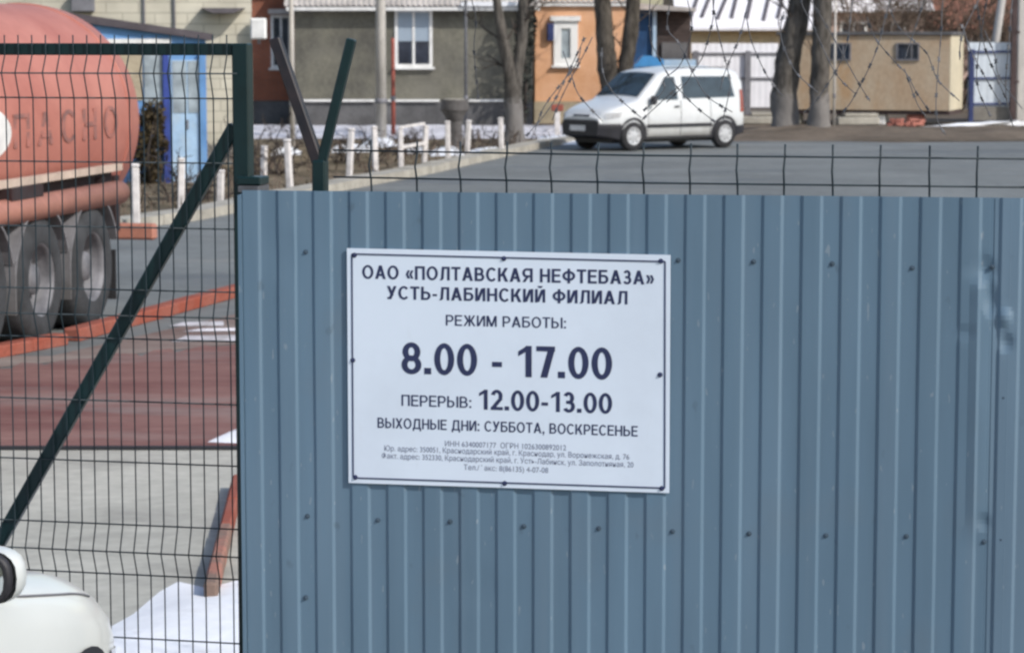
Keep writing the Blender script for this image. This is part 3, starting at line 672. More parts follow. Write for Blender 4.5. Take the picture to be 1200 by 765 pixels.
# --- orange house
YO = 74.0
x0, x1 = AY(627, 100, YO).x, AY(738, 100, YO).x
oh = thing("orange_house", "orange rendered house with a thick white window surround behind the white van", "house", (x0, YO, 0))
Wd = x1 - x0; X = lambda px: AY(px, 100, YO).x - x0; Z = lambda py: AY(660, py, YO).z
MB().box((Wd / 2, 4, (3.6 + Z(119)) / 2), (Wd, 8, 3.6 - Z(119))).build("wall", M['orange_render'], oh)
MB().box((Wd / 2, 3.96, Z(119) / 2), (Wd + .04, 8.08, Z(119) - .002)).build("plinth", M['cream'], oh)
mb = MB(); corrugated(mb, -0.2, Wd + .2, -0.14, Z(3), 4.0, 5.6); corrugated(mb, -0.2, Wd + .2, 8.3, Z(3), 4.0, 5.6); mb.build("roof", M['slate'], oh)
MB().box((Wd / 2, -0.10, Z(3.5) - .06), (Wd + .3, 0.04, 0.08)).build("fascia", M['white_paint'], oh)
f = window(oh, (X(649) + X(677)) / 2, 0, Z(77), X(677) - X(649), Z(25) - Z(77), M['glow_white'], M['shop_glass'], .21, mull=(), depth=.08)
MB().box(((X(645) + X(680)) / 2, -0.07, Z(22)), (X(680) - X(645), 0.16, 0.14)).build("hood", M['glow_white'], f)
p = MB().box((X(645), -0.10, Z(38)), (0.2, 0.18, 0.5), bev=.02).build("dark_blue_box", M['blue_steel'], oh)  # dark blue box on the wall left of the window
# dark evergreen climber between the grey and the orange house
def leaf_mass(mb, c, r, n, sz, rnd, shape=1.0):
    c = Vector(c)
    for _ in range(n):
        while True:
            p = Vector((rnd.uniform(-1, 1), rnd.uniform(-1, 1), rnd.uniform(-1, 1)))
            if p.length < 1: break
        if noise.noise(p * 2.2 + c) < -0.18: continue
        p = Vector((p.x * r[0], p.y * r[1], p.z * r[2])) + c
        nrm = Vector((rnd.gauss(0, 1), rnd.gauss(0, 1), rnd.gauss(0, 1))).normalized()
        a = nrm.orthogonal().normalized(); b = nrm.cross(a); s_ = sz * rnd.uniform(.5, 1.3)
        mb.add([p - a * s_ * .5, p + b * s_ * .35, p + a * s_ * .6, p - b * s_ * .35], [(0, 1, 2, 3)])
rnd = random.Random(3)
pc = AY(614, 100, 71.0)
iv = thing("evergreen_climber", "dark evergreen climber in the gap beside the orange house", "climber", (pc.x, 71.0, 0))
mb = MB(); leaf_mass(mb, (0, .2, 1.9), (0.30, 0.4, 1.9), 700, 0.14, rnd); leaf_mass(mb, (.1, .2, 2.9), (0.25, 0.3, 1.0), 250, 0.16, rnd); mb.build("foliage", M['ivy'], iv)
mb = MB(); mb.tube([(0, .2, 0), (.06, .2, 1.2), (-.03, .2, 2.6)], [.05, .04, .02], 6); mb.build("stem", M['twig_dark'], iv)

# --- dark annex with blue wall behind the van
YA = 75.5
x0, x1 = AY(738, 40, YA).x, AY(810, 40, YA).x
an = thing("dark_annex", "dark flat-roofed annex with a blue side behind the white van roof", "outbuilding", (x0, YA, 0))
Wd = x1 - x0; X = lambda px: AY(px, 40, YA).x - x0; Z = lambda py: AY(770, py, YA).z
MB().box((Wd / 2, 2.0, Z(10) / 2), (Wd, 3.6, Z(10))).build("wall", M['dark_wood'], an)
MB().box((X(755), 0.15, (Z(10)) / 2), (X(768) - X(742), 0.1, Z(11))).build("side_wall", M['navy'], an)
MB().box((X(767), 0.02, Z(10) / 2), (0.1, 0.12, Z(12))).build("post", M['light_blue'], an)
mb = MB(); mb.prism_y([(-.15, Z(11)), (Wd + .12, Z(14)), (Wd + .12, Z(10)), (-.15, Z(3))], -0.4, 4.0); mb.build("roof", M['slate'], an)
MB().box((X(791), 0.16, Z(60)), (X(806) - X(776), 0.08, 0.5)).build("shelf_board", M['grey_plinth'], an)
MB().box((X(793), -0.1, Z(70) / 2), (X(816) - X(771), 0.06, Z(70))).build("parapet", M['light_blue'], an)
p0, p1 = AY(737, 92, 69.5), AY(776, 92, 69.5)
p0, p1 = AY(737, 92, 72.5), AY(778, 92, 72.5)
tp = thing("blue_lean_to", "bright blue peaked lean-to roof showing above the van windscreen", "lean-to", (p0.x, 72.5, 0))
zt = AY(755, 66, 72.5).z; wd = p1.x - p0.x
MB().prism_y([(0, p0.z - .3), (wd, p0.z - .3), (wd, zt - .1), (wd * .68, zt), (wd * .4, zt), (0, zt - .42)], 0, 1.0).build("cover", M['tarp'], tp)
MB().box((wd / 2, .5, (p0.z - .3) / 2), (wd - .1, .8, p0.z - .3)).build("base", M['dark_wood'], tp)

# --- long low building with snowy roof
YW = 98.0
x0, x1 = AY(798, 40, YW).x, AY(960, 40, YW).x
lw = thing("white_roofed_building", "low yellow building under a snow-white roof with dark streaks", "building", (x0, YW, 0))
Wd = x1 - x0; X = lambda px: AY(px, 40, YW).x - x0; Z = lambda py: AY(860, py, YW).z
MB().box((Wd / 2, 5, Z(36) / 2), (Wd, 9.6, Z(36))).build("wall", M['yellow_render'], lw)
ze = Z(36)
rf = MB().prism_y([(0, 0), (1, 0), (1, .01), (0, .01)], 0, .01)
rs = MB(); rs.add([(-.2, -.5, ze), (Wd + .2, -.5, ze), (Wd + .2, 5, ze + 3.0), (-.2, 5, ze + 3.0), (-.2, -.5, ze + .1), (Wd + .2, -.5, ze + .1), (Wd + .2, 5, ze + 3.1), (-.2, 5, ze + 3.1),
                (-.2, 10.4, ze), (Wd + .2, 10.4, ze), (-.2, 10.4, ze + .1), (Wd + .2, 10.4, ze + .1)],
               [(4, 5, 6, 7), (0, 1, 5, 4), (0, 3, 2, 1), (7, 6, 11, 10), (1, 2, 6, 5), (0, 4, 7, 3), (2, 9, 11, 6), (3, 7, 10, 8), (8, 10, 11, 9)])
roof = rs.build("roof", M['snow_roof'], lw)
sl_ = 3.0 / 5.5
for k, px in enumerate((812, 827, 845, 862, 880, 899, 916, 934)):
    mb = MB(); xx = X(px); y0_ = -.2 + random.uniform(0, .5); y1_ = y0_ + random.uniform(1.6, 2.6)
    zz = lambda y: ze + .1 + (y + .5) * sl_ + .03
    mb.bar((xx - .15, y0_, zz(y0_)), (xx + .35, y1_, zz(y1_)), 0.13, 0.05); mb.build("roof_batten", M['dark_strip'], roof)

# --- white metal fence behind the van
YF = 82.0
x0, x1 = AY(810, 90, YF).x, AY(945, 90, YF).x
wf = thing("white_metal_fence", "white sheet metal fence with grey rails between the van and tree trunks", "fence", (x0, YF, 0))
Wd = x1 - x0; X = lambda px: AY(px, 90, YF).x - x0; Z = lambda py: AY(870, py, YF).z
def ribbed(mb, x0, x1, z0, z1, y, pitch=.2, d=.005):
    n = int((x1 - x0) / pitch); pts = []
    for i in range(n):
        xa = x0 + i * pitch; pts += [(xa, y), (xa + pitch * .4, y), (xa + pitch * .5, y + d), (xa + pitch * .9, y + d)]
    pts.append((x1, y)); vs = [(p[0], p[1], z) for z in (z0, z1) for p in pts]; N = len(pts)
    mb.add(vs, [(i, i + 1, N + i + 1, N + i) for i in range(N - 1)])
mb = MB(); ribbed(mb, 0, Wd, Z(126), Z(51), 0.0); mb.build("sheet", M['pale_sheet'], wf)
for py in (63, 92): MB().box((Wd / 2, -0.03, Z(py)), (Wd, 0.05, 0.06)).build("rail", M['grey_steel'], wf)
for px in (815, 876, 938): MB().box((X(px), -0.1, Z(60) / 2), (0.18, 0.08, Z(60))).build("post", M['grey_steel'], wf)
MB().box((Wd / 2, 0.0, Z(128) / 2 - .02), (Wd, 0.2, Z(130))).build("footing", M['concrete_dark'], wf)
# low concrete slabs lying before the white fence
for i, (px, py, w_, lab) in enumerate(((900, 146, 1.5, "grey concrete slab on the ground beside the van's rear"), (1004, 147, 1.2, "weathered concrete slab lying under the tan cabin"))):
    p = G(px, py); t = MB().box((0, 0, .12), (w_, .5, .22), bev=.03).box((.1, 0.05, .29), (w_ * .8, .42, .1), bev=.02).build("concrete_slab", M['kerb'], None, p, 0.1 * i)
    tag(t, lab, "slab")

# --- tan site cabin on blocks
YC = 72.0
beta = radians(19)
pc = AY(1112, 130, YC)
cb = thing("site_cabin", "tan weathered site cabin with two small dark windows standing on blocks", "cabin", (pc.x, YC, 0), -beta)
LC = 4.9; zc0 = pc.z; zc1 = AY(1112, 42, YC).z
MB().box((-LC / 2, 1.1, (zc0 + zc1) / 2), (LC, 2.2, zc1 - zc0)).build("body", M['cabin_ply'], cb)
MB().box((0.012, 1.1, (zc0 + zc1) / 2), (0.02, 2.2, zc1 - zc0)).build("end_panel", M['cabin_end_lit'], cb)  # thin panel carrying the painted sunlit tone
MB().box((-LC / 2, 1.1, zc1 + .05), (LC + .14, 2.34, 0.1), bev=.02).build("roof", M['grey_plinth'], cb)
MB().box((-LC / 2, 1.1, zc0 - .06), (LC, 2.1, 0.115)).build("skid", M['brown_steel'], cb)
for px in (984, 1064):
    d = ray(px, 61); # intersection with cabin front plane
    n_ = Vector((-sin(beta), -cos(beta), 0)); o_ = Vector((pc.x, YC, 0))
    tt = (o_ - Vector((0, 0, 0))).dot(n_) / Vector((d.x, d.y, 0)).dot(n_); P = Vector((d.x * tt, d.y * tt, CAMZ + d.z * tt))
    lx = -(P - o_).to_2d().length
    window(cb, lx, 0, P.z - .25, .66, .50, M['grey_steel'], M['dark_glass'], .045, mull=(.66,), sill=False)
for lx, m_, lab in ((-4.5, 'kerb', None), (-3.0, 'kerb', None), (-2.05, 'glow_white', "white painted block"), (-1.0, 'brick_scrap', "red brick block")):
    o = MB().box((lx, .35, (zc0 - .13) / 2), (.45, .45, zc0 - .13), bev=.02).build("support_block", M[m_], cb)
    if lab: o["label"] = lab
mb = MB(); rnd = random.Random(5)
p = G(1062, 149)
for k in range(26):
    mb.box((rnd.uniform(-.42, .42), rnd.uniform(-.25, .25), .05 + rnd.uniform(0, .3) * (k / 26)), (.25, .12, .07), rnd.uniform(0, 3), bev=.008)
tag(mb.build("brick_pile", M['brick_scrap'], None, p), "small heap of red brick rubble before the tan cabin", "rubble")

# --- pale gate and post on the far right
YR = 75.0
x0, x1 = AY(1134, 90, YR).x, AY(1189, 90, YR).x
rg = thing("pale_metal_gate", "pale blue sheet metal gate with blue post right of the tan cabin", "gate", (x0, YR, 0))
Wd = x1 - x0; X = lambda px: AY(px, 90, YR).x - x0; Z = lambda py: AY(1160, py, YR).z
mb = MB(); ribbed(mb, 0, Wd, Z(128), Z(50), 0); mb.build("sheet", M['pale_blue_sheet'], rg)
for py in (61, 92, 122): MB().box((Wd / 2, -0.03, Z(py)), (Wd, 0.05, 0.06)).build("rail", M['blue_steel'], rg)
MB().box((X(1138), -0.09, Z(58) / 2), (0.13, 0.1, Z(58))).build("post", M['blue_steel'], rg)
MB().box((X(1163), .0, .25), (Wd, .1, .4)).build("footing", M['concrete_dark'], rg)
p = AY(1188, 60, 73.5)
t = thing("steel_post", "tall dark brown steel post at the right end of the pale gate", "post", (p.x, 73.5, 0))
MB().box((0, 0, 2.2), (.16, .16, 4.4), bev=.01).build("shaft", M['brown_steel'], t); MB().box((0, 0, .05), (.3, .3, .1)).build("base", M['concrete_dark'], t)
for k in (1.2, 2.6): MB().box((.09, -.05, k), (.12, .1, .08)).build("hinge", M['brown_steel'], t)
p = AY(1193, 60, 74.5)
t = thing("concrete_wall", "pale grey concrete wall at the right edge beside the brown post", "wall", (p.x, 74.5, 0))
MB().box((3, .2, 2), (6, .4, 4), bev=.02).build("panel", M['pole'], t); MB().box((3, .2, 4.05), (6.1, .5, .12)).build("coping", M['kerb'], t)
# --- houses beyond the cabin
YP = 104.0
def far_house(name, label, px0, px1, eave, ridge, Y, wm, rm, wins=()):
    a, b = AY(px0, 40, Y), AY(px1, 40, Y); t = thing(name, label, "house", (a.x, Y, 0)); Wd = b.x - a.x
    ze = AY(px0, eave, Y).z; zr_ = AY(px0, ridge, Y).z
    MB().box((Wd / 2, 4, ze / 2), (Wd, 8, ze)).build("wall", wm, t)
    r = MB(); corrugated(r, -.3, Wd + .3, -.5, ze, 4, zr_, .2, .03); corrugated(r, -.3, Wd + .3, 8.5, ze, 4, zr_, .2, .03); r.build("roof", rm, t)
    for gx in (0, Wd): MB().add([(gx, 0, ze), (gx, 8, ze), (gx, 4, zr_ - .05)], [(0, 2, 1)]).build("gable", wm, t)
    for wx in wins: window(t, AY(wx, 40, Y).x - a.x, 0, ze - 1.6, 1.1, 1.2, M['white_paint'], M['dark_glass'], .1)
    return t
far_house("pink_house", "pinkish house with a pale roof behind the tan cabin", 968, 1084, 14, -60, YP, M['pink_render'], M['snow_roof'], (1000, 1045))
far_house("red_roofed_house", "house with a rusty red roof far behind the pale gate", 1086, 1240, 34, -45, YP + 6, M['pink_render'], M['rust_roof'], (1150,))

# ================================================================== TREES, POLES, POSTS
def limb(mb, p, d, L, r, depth, rnd, up=0.25, n=6, split=(2, 3), curve=.25):
    pts = [p]; rr = [r]; q = Vector(p); dd = Vector(d).normalized()
    for i in range(5):
        dd = (dd + Vector((rnd.gauss(0, curve), rnd.gauss(0, curve), rnd.gauss(0, curve) + up * .2))).normalized()
        q = q + dd * (L / 5); pts.append(q.copy()); rr.append(r * (1 - .55 * (i + 1) / 5))
    mb.tube(pts, rr, n)
    if depth > 0:
        for k in range(rnd.randint(*split)):
            i = rnd.randint(2, 5); nd = (dd + Vector((rnd.gauss(0, .7), rnd.gauss(0, .7), rnd.gauss(.1, .5)))).normalized()
            limb(mb, pts[i], nd, L * rnd.uniform(.5, .75), max(rr[i] * .65, .012), depth - 1, rnd, up, max(3, n - 1), split, curve)
def trunk(mb, pts, rr, seed, n=14, steps=26, lump=.10):
    """lumpy tapered trunk through control points"""
    P = []; R = []
    for i in range(steps + 1):
        t = i / steps * (len(pts) - 1); k = min(int(t), len(pts) - 2); f = t - k
        f2 = f * f * (3 - 2 * f)
        P.append(Vector(pts[k]).lerp(Vector(pts[k + 1]), f2)); R.append(rr[k] + (rr[k + 1] - rr[k]) * f)
    vs = []
    for i, p in enumerate(P):
        for k in range(n):
            a = 2 * pi * k / n
            m = 1 + lump * 1.5 * noise.noise(Vector((cos(a) * 1.4, sin(a) * 1.4, p.z * 1.6 + seed))) + lump * noise.noise(Vector((cos(a) * 4, sin(a) * 4, p.z * 4 + seed)))
            if p.z < .35: m *= 1 + .35 * (1 - p.z / .35) * (0.6 + .8 * max(0, noise.noise(Vector((cos(a) * 2, sin(a) * 2, seed)))))
            vs.append((p.x + cos(a) * R[i] * m, p.y + sin(a) * R[i] * m, p.z))
    fs = [(i * n + k, i * n + (k + 1) % n, (i + 1) * n + (k + 1) % n, (i + 1) * n + k) for i in range(steps) for k in range(n)]
    fs.append(tuple(steps * n + k for k in range(n)))
    mb.add(vs, fs, True)
def tree(name, label, px, py, trunks, seed, bark, crown_from, group=None):
    """trunks: list of [(px, py, width_px)...] bottom to top in the photograph"""
    base = G(px, py); Y = base.y; sc = FOC / Y
    t = thing(name, label, "tree", base, 0, group); rnd = random.Random(seed)
    mbs = MB(); tops = []
    for tr in trunks:
        pts = []; rr = []
        for k, (x, y, w_) in enumerate(tr):
            p = AY(x, y, Y) - base; p.y += 0.0; pts.append((p.x, p.y + .02 * k, max(p.z, -.05))); rr.append(w_ / sc / 2)
        trunk(mbs, pts, rr, seed + len(tops), lump=.15); tops.append((Vector(pts[-1]), rr[-1], (Vector(pts[-1]) - Vector(pts[-2])).normalized()))
    mbs.build("trunk", bark, t)
    cr = MB()
    for tr in trunks:
        for k in range(3):
            q = rnd.uniform(.45, .95); i = min(int(q * (len(tr) - 1)), len(tr) - 2); f = q * (len(tr) - 1) - i
            x = tr[i][0] + (tr[i + 1][0] - tr[i][0]) * f; y = tr[i][1] + (tr[i + 1][1] - tr[i][1]) * f
            p = AY(x, y, Y) - base; sg_ = rnd.choice((-1, 1))
            limb(cr, Vector((p.x, p.y, p.z)), Vector((sg_ * rnd.uniform(.4, .9), rnd.gauss(0, .4), .8)), rnd.uniform(.5, 1.1), .03, 2, rnd, .3, 5, (1, 3), .15)
    for p, r, d in tops:
        for k in range(3):
            limb(cr, p - Vector((0, 0, .2 * k)), d + Vector((rnd.gauss(0, .5), rnd.gauss(0, .5), .6)), rnd.uniform(1.6, 2.4), r * .55, 3, rnd)
    cr.build("crown", M['twig_dark'], t)
    return t
tree("bare_tree", "forked bare tree standing before the grey house corner", 602, 168,
     [[(602, 168, 24), (602, 120, 20), (598, 82, 17), (588, 40, 12), (578, -25, 9)], [(604, 120, 14), (607, 80, 13), (612, 40, 13), (614, -25, 11)]], 11, M['bark_wash'], 0, "bare street trees")
tree("bare_tree", "twin-stemmed bare tree behind the van bonnet", 718, 150,
     [[(716, 150, 26), (716, 105, 24), (710, 60, 22), (704, -25, 18)], [(730, 128, 18), (733, 80, 18), (739, 40, 18), (744, -25, 16)]], 12, M['bark'], 0, "bare street trees")
tree("bare_tree", "thick knobbly bare tree right beside the van's rear", 922, 157,
     [[(921, 157, 34), (919, 110, 30), (925, 60, 29), (934, 25, 27), (942, -25, 25)]], 13, M['bark_wash'], 0, "bare street trees")
tree("bare_tree", "slimmer dark bare tree close right of the knobbly tree", 959, 158,
     [[(960, 158, 26), (960, 110, 22), (962, 60, 22), (966, -25, 22)]], 14, M['bark_wash'], 0, "bare street trees")
# pollarded stump
p = G(533, 172)
st = thing("tree_stump", "dark flat-topped tree stump among the white posts before the grey house", "tree stump", p)
sc = FOC / p.y
mb = MB(); trunk(mb, [(0, 0, 0), (0, 0, 30 / sc), (-.02, 0, 42 / sc), (-.02, 0, 55 / sc)], [9 / sc, 8.5 / sc, 14 / sc, 15 / sc], 31, n=16, lump=.16); mb.build("trunk", M['bark_cut'], st)
MB().lathe([(0.01, .012), (12 / sc, .01), (13.5 / sc, -.02)], 16, (-.02, 0, 55 / sc), 'Z').build("cut_top", M['kerb'], st)
# bare shrubs above the cabin
def shrub(label, px, Y, h, wd, n, seed, m, group="bare shrubs behind the cabin"):
    b = AY(px, 60, Y); t = thing("bare_shrub", label, "shrub", (b.x, Y, 0), 0, group); rnd = random.Random(seed)
    mb = MB()
    for k in range(n):
        limb(mb, Vector((rnd.gauss(0, .15), rnd.gauss(0, .15), 0)), Vector((rnd.gauss(0, wd), rnd.gauss(0, wd), 1.2)), h * rnd.uniform(.45, .8), .07, 4, rnd, .3, 4, (2, 4), .18)
    mb.build("branches", m, t); return t
shrub("tall brown bare shrub behind the left half of the tan cabin", 1005, 84, 4.4, .4, 9, 41, M['twig'])
shrub("brown bare shrub behind the right window of the tan cabin", 1062, 88, 4.6, .4, 10, 42, M['twig'])
shrub("dense rusty bare shrub left of the leaning pole", 1118, 86, 4.2, .4, 12, 43, M['twig'])
shrub("dark bare shrub behind the pale gate", 1178, 90, 4.4, .4, 12, 44, M['twig'])
# dry shrub by the blue shed
p = G(176, 216)
t = thing("dry_shrub", "dark brown dry shrub standing before the blue shed", "shrub", p)
rnd = random.Random(6); mb = MB(); leaf_mass(mb, (0, .1, .62), (.30, .25, .70), 1500, .09, rnd); leaf_mass(mb, (.05, .1, 1.15), (.22, .2, .30), 500, .08, rnd); mb.build("foliage", M['hedge'], t)
mb = MB()
for k in range(5): mb.tube([(0, 0, 0), (rnd.gauss(0, .08), rnd.gauss(0, .08), .5), (rnd.gauss(0, .15), rnd.gauss(0, .12), 1.1)], [.02, .015, .006], 5)
mb.build("stem", M['twig_dark'], t)
# poles
def pole(name, label, px, py, w, top, m, cat="pole", Y=None, lean=0.0):
    b = G(px, py) if Y is None else Vector((AY(px, py, Y).x, Y, 0))
    t = thing(name, label, cat, b)
    MB().tube([(0, 0, 0), (lean * .5, 0, top * .5), (lean, 0, top)], [w, w * .92, w * .8], 12).build("shaft", m, t)
    MB().lathe([(w * 1.01, .9), (w * 1.22, .92), (w * 1.22, 1.0), (w * 1.01, 1.02)], 12, (lean * .14, 0, 0), 'Z').build("band", M['grey_steel'], t)
    return t
pole("utility_pole", "thick pale concrete pole standing before the grey house", 447, 166, .125, 8.0, M['pole'])
pole("steel_pole", "slim grey steel pole beside the grey house's left corner", 343, 172, .06, 6.0, M['pole'])
pole("gas_pipe", "red-brown upright pipe beside the white framed window", 461, 161, .055, 2.45, M['red_pipe'], "pipe")
pole("leaning_pole", "pale concrete pole leaning behind the pale blue gate", 1154, 90, .13, 5.6, M['pole'], "pole", 79.0, .75)
pole("thin_pole", "thin pale pole at the foot of the slimmer dark tree", 977, 156, .035, 3.4, M['pole'], "pole")
pole("steel_pole", "slim blue-grey steel pole before the grey wall left of the forked tree", 546, 160, .045, 3.4, M['galv'], "pole")
# white posts along the verge
GP = "white posts along the verge"
posts = [(160, 271, 80, "tall white post right behind the red tanker's rear"), (212, 247, 62, "white post before the light blue shed door"),
         (258, 241, 42, "white post beside the gate's dark green upright"), (309, 207, 36, "short white post left of the fork-topped fence post"),
         (340, 227, 64, "white post at the foot of the slim grey pole"), (409, 212, 62, "white post just right of the fork-topped fence post"),
         (440, 206, 58, "white post at the foot of the thick concrete pole"), (470, 199, 50, "white post below the red-brown pipe"),
         (497, 193, 46, "white post between the red-brown pipe and the tree stump"), (525, 188, 46, "white post left beside the tree stump"),
         (547, 186, 45, "white post right beside the tree stump"), (588, 182, 44, "white post beside the forked bare tree")]
proto = None
for i, (px, py, hpx, lab) in enumerate(posts):
    b = G(px, py); h = hpx * b.y / FOC
    if proto is None:
        proto = thing("white_post", lab, "post", b, 0, GP); t = proto
        MB().box((0, 0, .43), (.098, .098, .86), bev=.015).build("shaft", M['post_white'], t)
        MB().box((0, 0, .89), (.112, .112, .06), bev=.02).build("cap", M['post_white'], t)
        ref = .92
    else:
        t = proto.copy(); COL.objects.link(t); t["label"] = lab
        for ch in list(proto.children):
            c = ch.copy(); COL.objects.link(c); c.parent = t
        t.location = b
    t.scale = (1, 1, h / ref); t.rotation_euler = (random.uniform(-.05, .05), random.uniform(-.075, .075), random.uniform(-.4, .4))
b = G(653, 163)
t = thing("marker_post", "white post with a red-brown top left of the van's front", "post", b)
MB().box((0, 0, .33), (.13, .13, .66), bev=.01).build("shaft", M['post_white'], t); MB().box((0, 0, .76), (.30, .12, .16), bev=.02).build("head", M['red_pipe'], t)
# low rail between two posts
a, c = G(470, 199), G(497, 193); t = MB().bar(a + Vector((0, 0, .42)), c + Vector((0, 0, .42)), .06, .06).bar(a + Vector((0, -.01, .8)), c + Vector((0, -.01, .8)), .05, .05).build("cross_rail", M['post_white'])
tag(t, "white cross rails joining two white posts below the red-brown pipe", "rail")
# low bare brush on the verge
for i, (px, py, h, n_, lab) in enumerate(((322, 205, .75, 16, "low tangled bare brush left of the fork-topped fence post"), (425, 190, .55, 14, "low tangled bare brush before the thick concrete pole"),
                                      (484, 182, .5, 14, "low tangled bare brush behind the white cross rails"), (566, 178, .5, 14, "low tangled bare brush between the stump and the forked tree"), (236, 235, .6, 14, "low tangled bare brush before the blue shed"))):
    b = G(px, py); t = thing("bare_brush", lab, "brush", b, 0, "low bare brush on the verge"); rnd = random.Random(60 + i); mb = MB()
    for k in range(n_):
        limb(mb, Vector((rnd.gauss(0, .35), rnd.gauss(0, .3), 0)), Vector((rnd.gauss(0, .8), rnd.gauss(0, .5), .8)), h * rnd.uniform(.6, 1.2), .02, 2, rnd, .1, 4, (2, 3), .35)
    mb.build("branches", M['twig_dark'], t)
# dry weeds on the verge
rnd = random.Random(8); mb = MB()
for k in range(1500):
    f = rnd.random(); i = rnd.randint(0, 4)
    q = kerb_pts[i + 1].lerp(kerb_pts[min(i + 2, 6)], f) if i < 5 else kA
    off = rnd.uniform(.7, 7.5); q = q + Vector((-off * .75, off * .6, 0))
    h = rnd.uniform(.08, .42) * (1.0 if noise.noise(Vector((q.x * .7, q.y * .7, 2))) > 0 else .4); d = Vector((rnd.gauss(0, .15), rnd.gauss(0, .15), h))
    if (q.y > 62): continue
    mb.add([q + Vector((-.014, 0, 0)), q + Vector((.014, 0, 0)), q + d * .6 + Vector((.01, 0, 0)), q + d + Vector((d.x * .7, 0, -.02)), q + d * .6 - Vector((.01, 0, 0))], [(0, 1, 2, 3, 4)])
o = mb.build("dry_weeds", M['twig']); tag(o, "dry brown weeds scattered over the verge", "weeds", None, "stuff")

# ================================================================== TANKER TRAILER
RT = 1.05
YT = 23.6
axis_ang = atan2(0.984, 0.177)
pe = AY(163, 130, YT)
lat = Vector((0.984, -0.177, 0))
cT = Vector((pe.x, pe.y, 0)) - lat * RT
zT = pe.z - .08
tk = thing("tanker_trailer", "faded red tanker trailer with three grey mudguards parked behind the gate", "tanker trailer", cT, axis_ang)
prof = []
for k in range(9):
    a = pi / 2 * k / 8; prof.append((max(.001, RT * sin(a) ** .8), .16 * cos(a)))
tp_ = [(max(r, .001), h) for r, h in prof] + [(RT, -.3)]
tp_ += [(RT, -9.7)] + [(max(.001, RT * cos(pi / 2 * k / 8)), -9.7 - .28 * sin(pi / 2 * k / 8)) for k in range(1, 9)]
MB().lathe(tp_, 72, (0, 0, zT), 'X').build("tank", M['tank'], tk)
for x in (-.25, -4.4, -7.4): MB().lathe([(RT - .005, x - .03), (RT + .012, x - .03), (RT + .012, x + .03), (RT - .005, x + .03)], 72, (0, 0, zT), 'X').build("tank_band", M['tank'], tk)
for x in (-2.2, -5.2): MB().lathe([(.001, .2), (.26, .2), (.26, -.05)], 24, (x, 0, zT + RT + .05), 'Z').build("manhole", M['tank'], tk)
MB().box((-2.2, -RT - .035, 1.34), (3.0, .07, .06)).build("side_rail", M['tank_beige'], tk)
mb = MB(); mb.box((-4.6, -.5, .92), (10.0, .12, .22)).box((-4.6, .5, .92), (10.0, .12, .22))
for x in (-.5, -1.7, -3, -5, -7): mb.box((x, 0, 1.0), (.12, 2.0, .5))
mb.box((-3.0, -.99, 1.15), (4.6, .05, .33)).box((-3.3, -.62, .72), (4.4, .04, .95))  # added dark plates stand for the shade under the tank and between wheels
mb.build("chassis_and_shade", M['chassis_and_shade'], tk)
mb = MB(); mb.tube([(-8, -1.12, 1.12), (-.82, -1.12, 1.12)], .105, 20); mb.build("hose_tube", M['tank_pink'], tk)
for x in (-1.1, -2.9, -4.8): MB().box((x, -.98, 1.12), (.06, .2, .3)).build("tube_bracket", M['chassis_and_shade'], tk)
for wx in (-1.62, -2.87, -4.12):
    for sd_ in (-1, 1):
        y0 = -1.16 * 1 if sd_ < 0 else .74
        R = .53
        ty = MB().lathe([(.30, 0), (.33, -.01), (.44, -.012), (.50, .015), (R, .07), (R, .35), (.50, .405), (.44, .43), (.30, .42)], 40, (wx, y0, R), 'Y').build("wheel", M['tyre_dusty'], tk)
        rim = MB().lathe([(.305, .005), (.285, .01), (.275, .05), (.262, .16), (.20, .19), (.17, .17), (.13, .10), (.12, .06), (.001, .055)], 32, (wx, y0, R), 'Y')
        for k in range(10):
            a = 2 * pi * k / 10; rim.tube([(wx + .155 * cos(a), y0 + .155, R + .155 * sin(a)), (wx + .155 * cos(a), y0 + .11, R + .155 * sin(a))], .014, 6)
        if sd_ > 0:
            pass
        rim.build("rim", M['truck_rim'], ty)
        # mudguard shell
        vs = []; fs = []; na = 16
        for k in range(na + 1):
            a = radians(18 + 164 * k / na); r2 = .62 + .02 * (k > na - 3)
            for (dy, rr_) in ((0, r2), (.46, r2), (.46, r2 - .02), (0, r2 - .02)):
                vs.append((wx + rr_ * cos(a), y0 - .02 + dy, R + rr_ * sin(a)))
        for k in range(na):
            for q in range(4): fs.append((k * 4 + q, k * 4 + (q + 1) % 4, (k + 1) * 4 + (q + 1) % 4, (k + 1) * 4 + q))
        fs += [(0, 1, 2, 3), (na * 4 + 3, na * 4 + 2, na * 4 + 1, na * 4)]
        MB().add(vs, fs, False).box((wx - .655, y0 + .2, R - .02), (.02, .46, .40)).build("mudguard", M['mudguard'], tk)
    MB().tube([(wx, -.9, .53), (wx, .9, .53)], .08, 10).build("axle", M['chassis_and_shade'], tk)
MB().box((.1, 0, .70), (.12, 2.32, .15), bev=.02).build("rear_bumper", M['tank_pink'], tk)
for s_ in (-1, 1):
    MB().box((-.96, s_ * .88, .40), (.03, .5, .44)).build("mudflap", M['tyre'], tk)
    MB().box((.1, s_ * .62, .86), (.1, .3, .12), bev=.02).build("tail_light", M['red_pipe'], tk)
MB().box((-3.2, -RT - .06, 1.26), (.7, .14, .1)).build("step", M['chassis_and_shade'], tk)
MB().bar((-4.75, -1.15, .2), (-4.75, -1.15, .75), .1, .1).bar((-4.75, 1.15, .2), (-4.75, 1.15, .75), .1, .1).build("support_leg", M['chassis_and_shade'], tk)
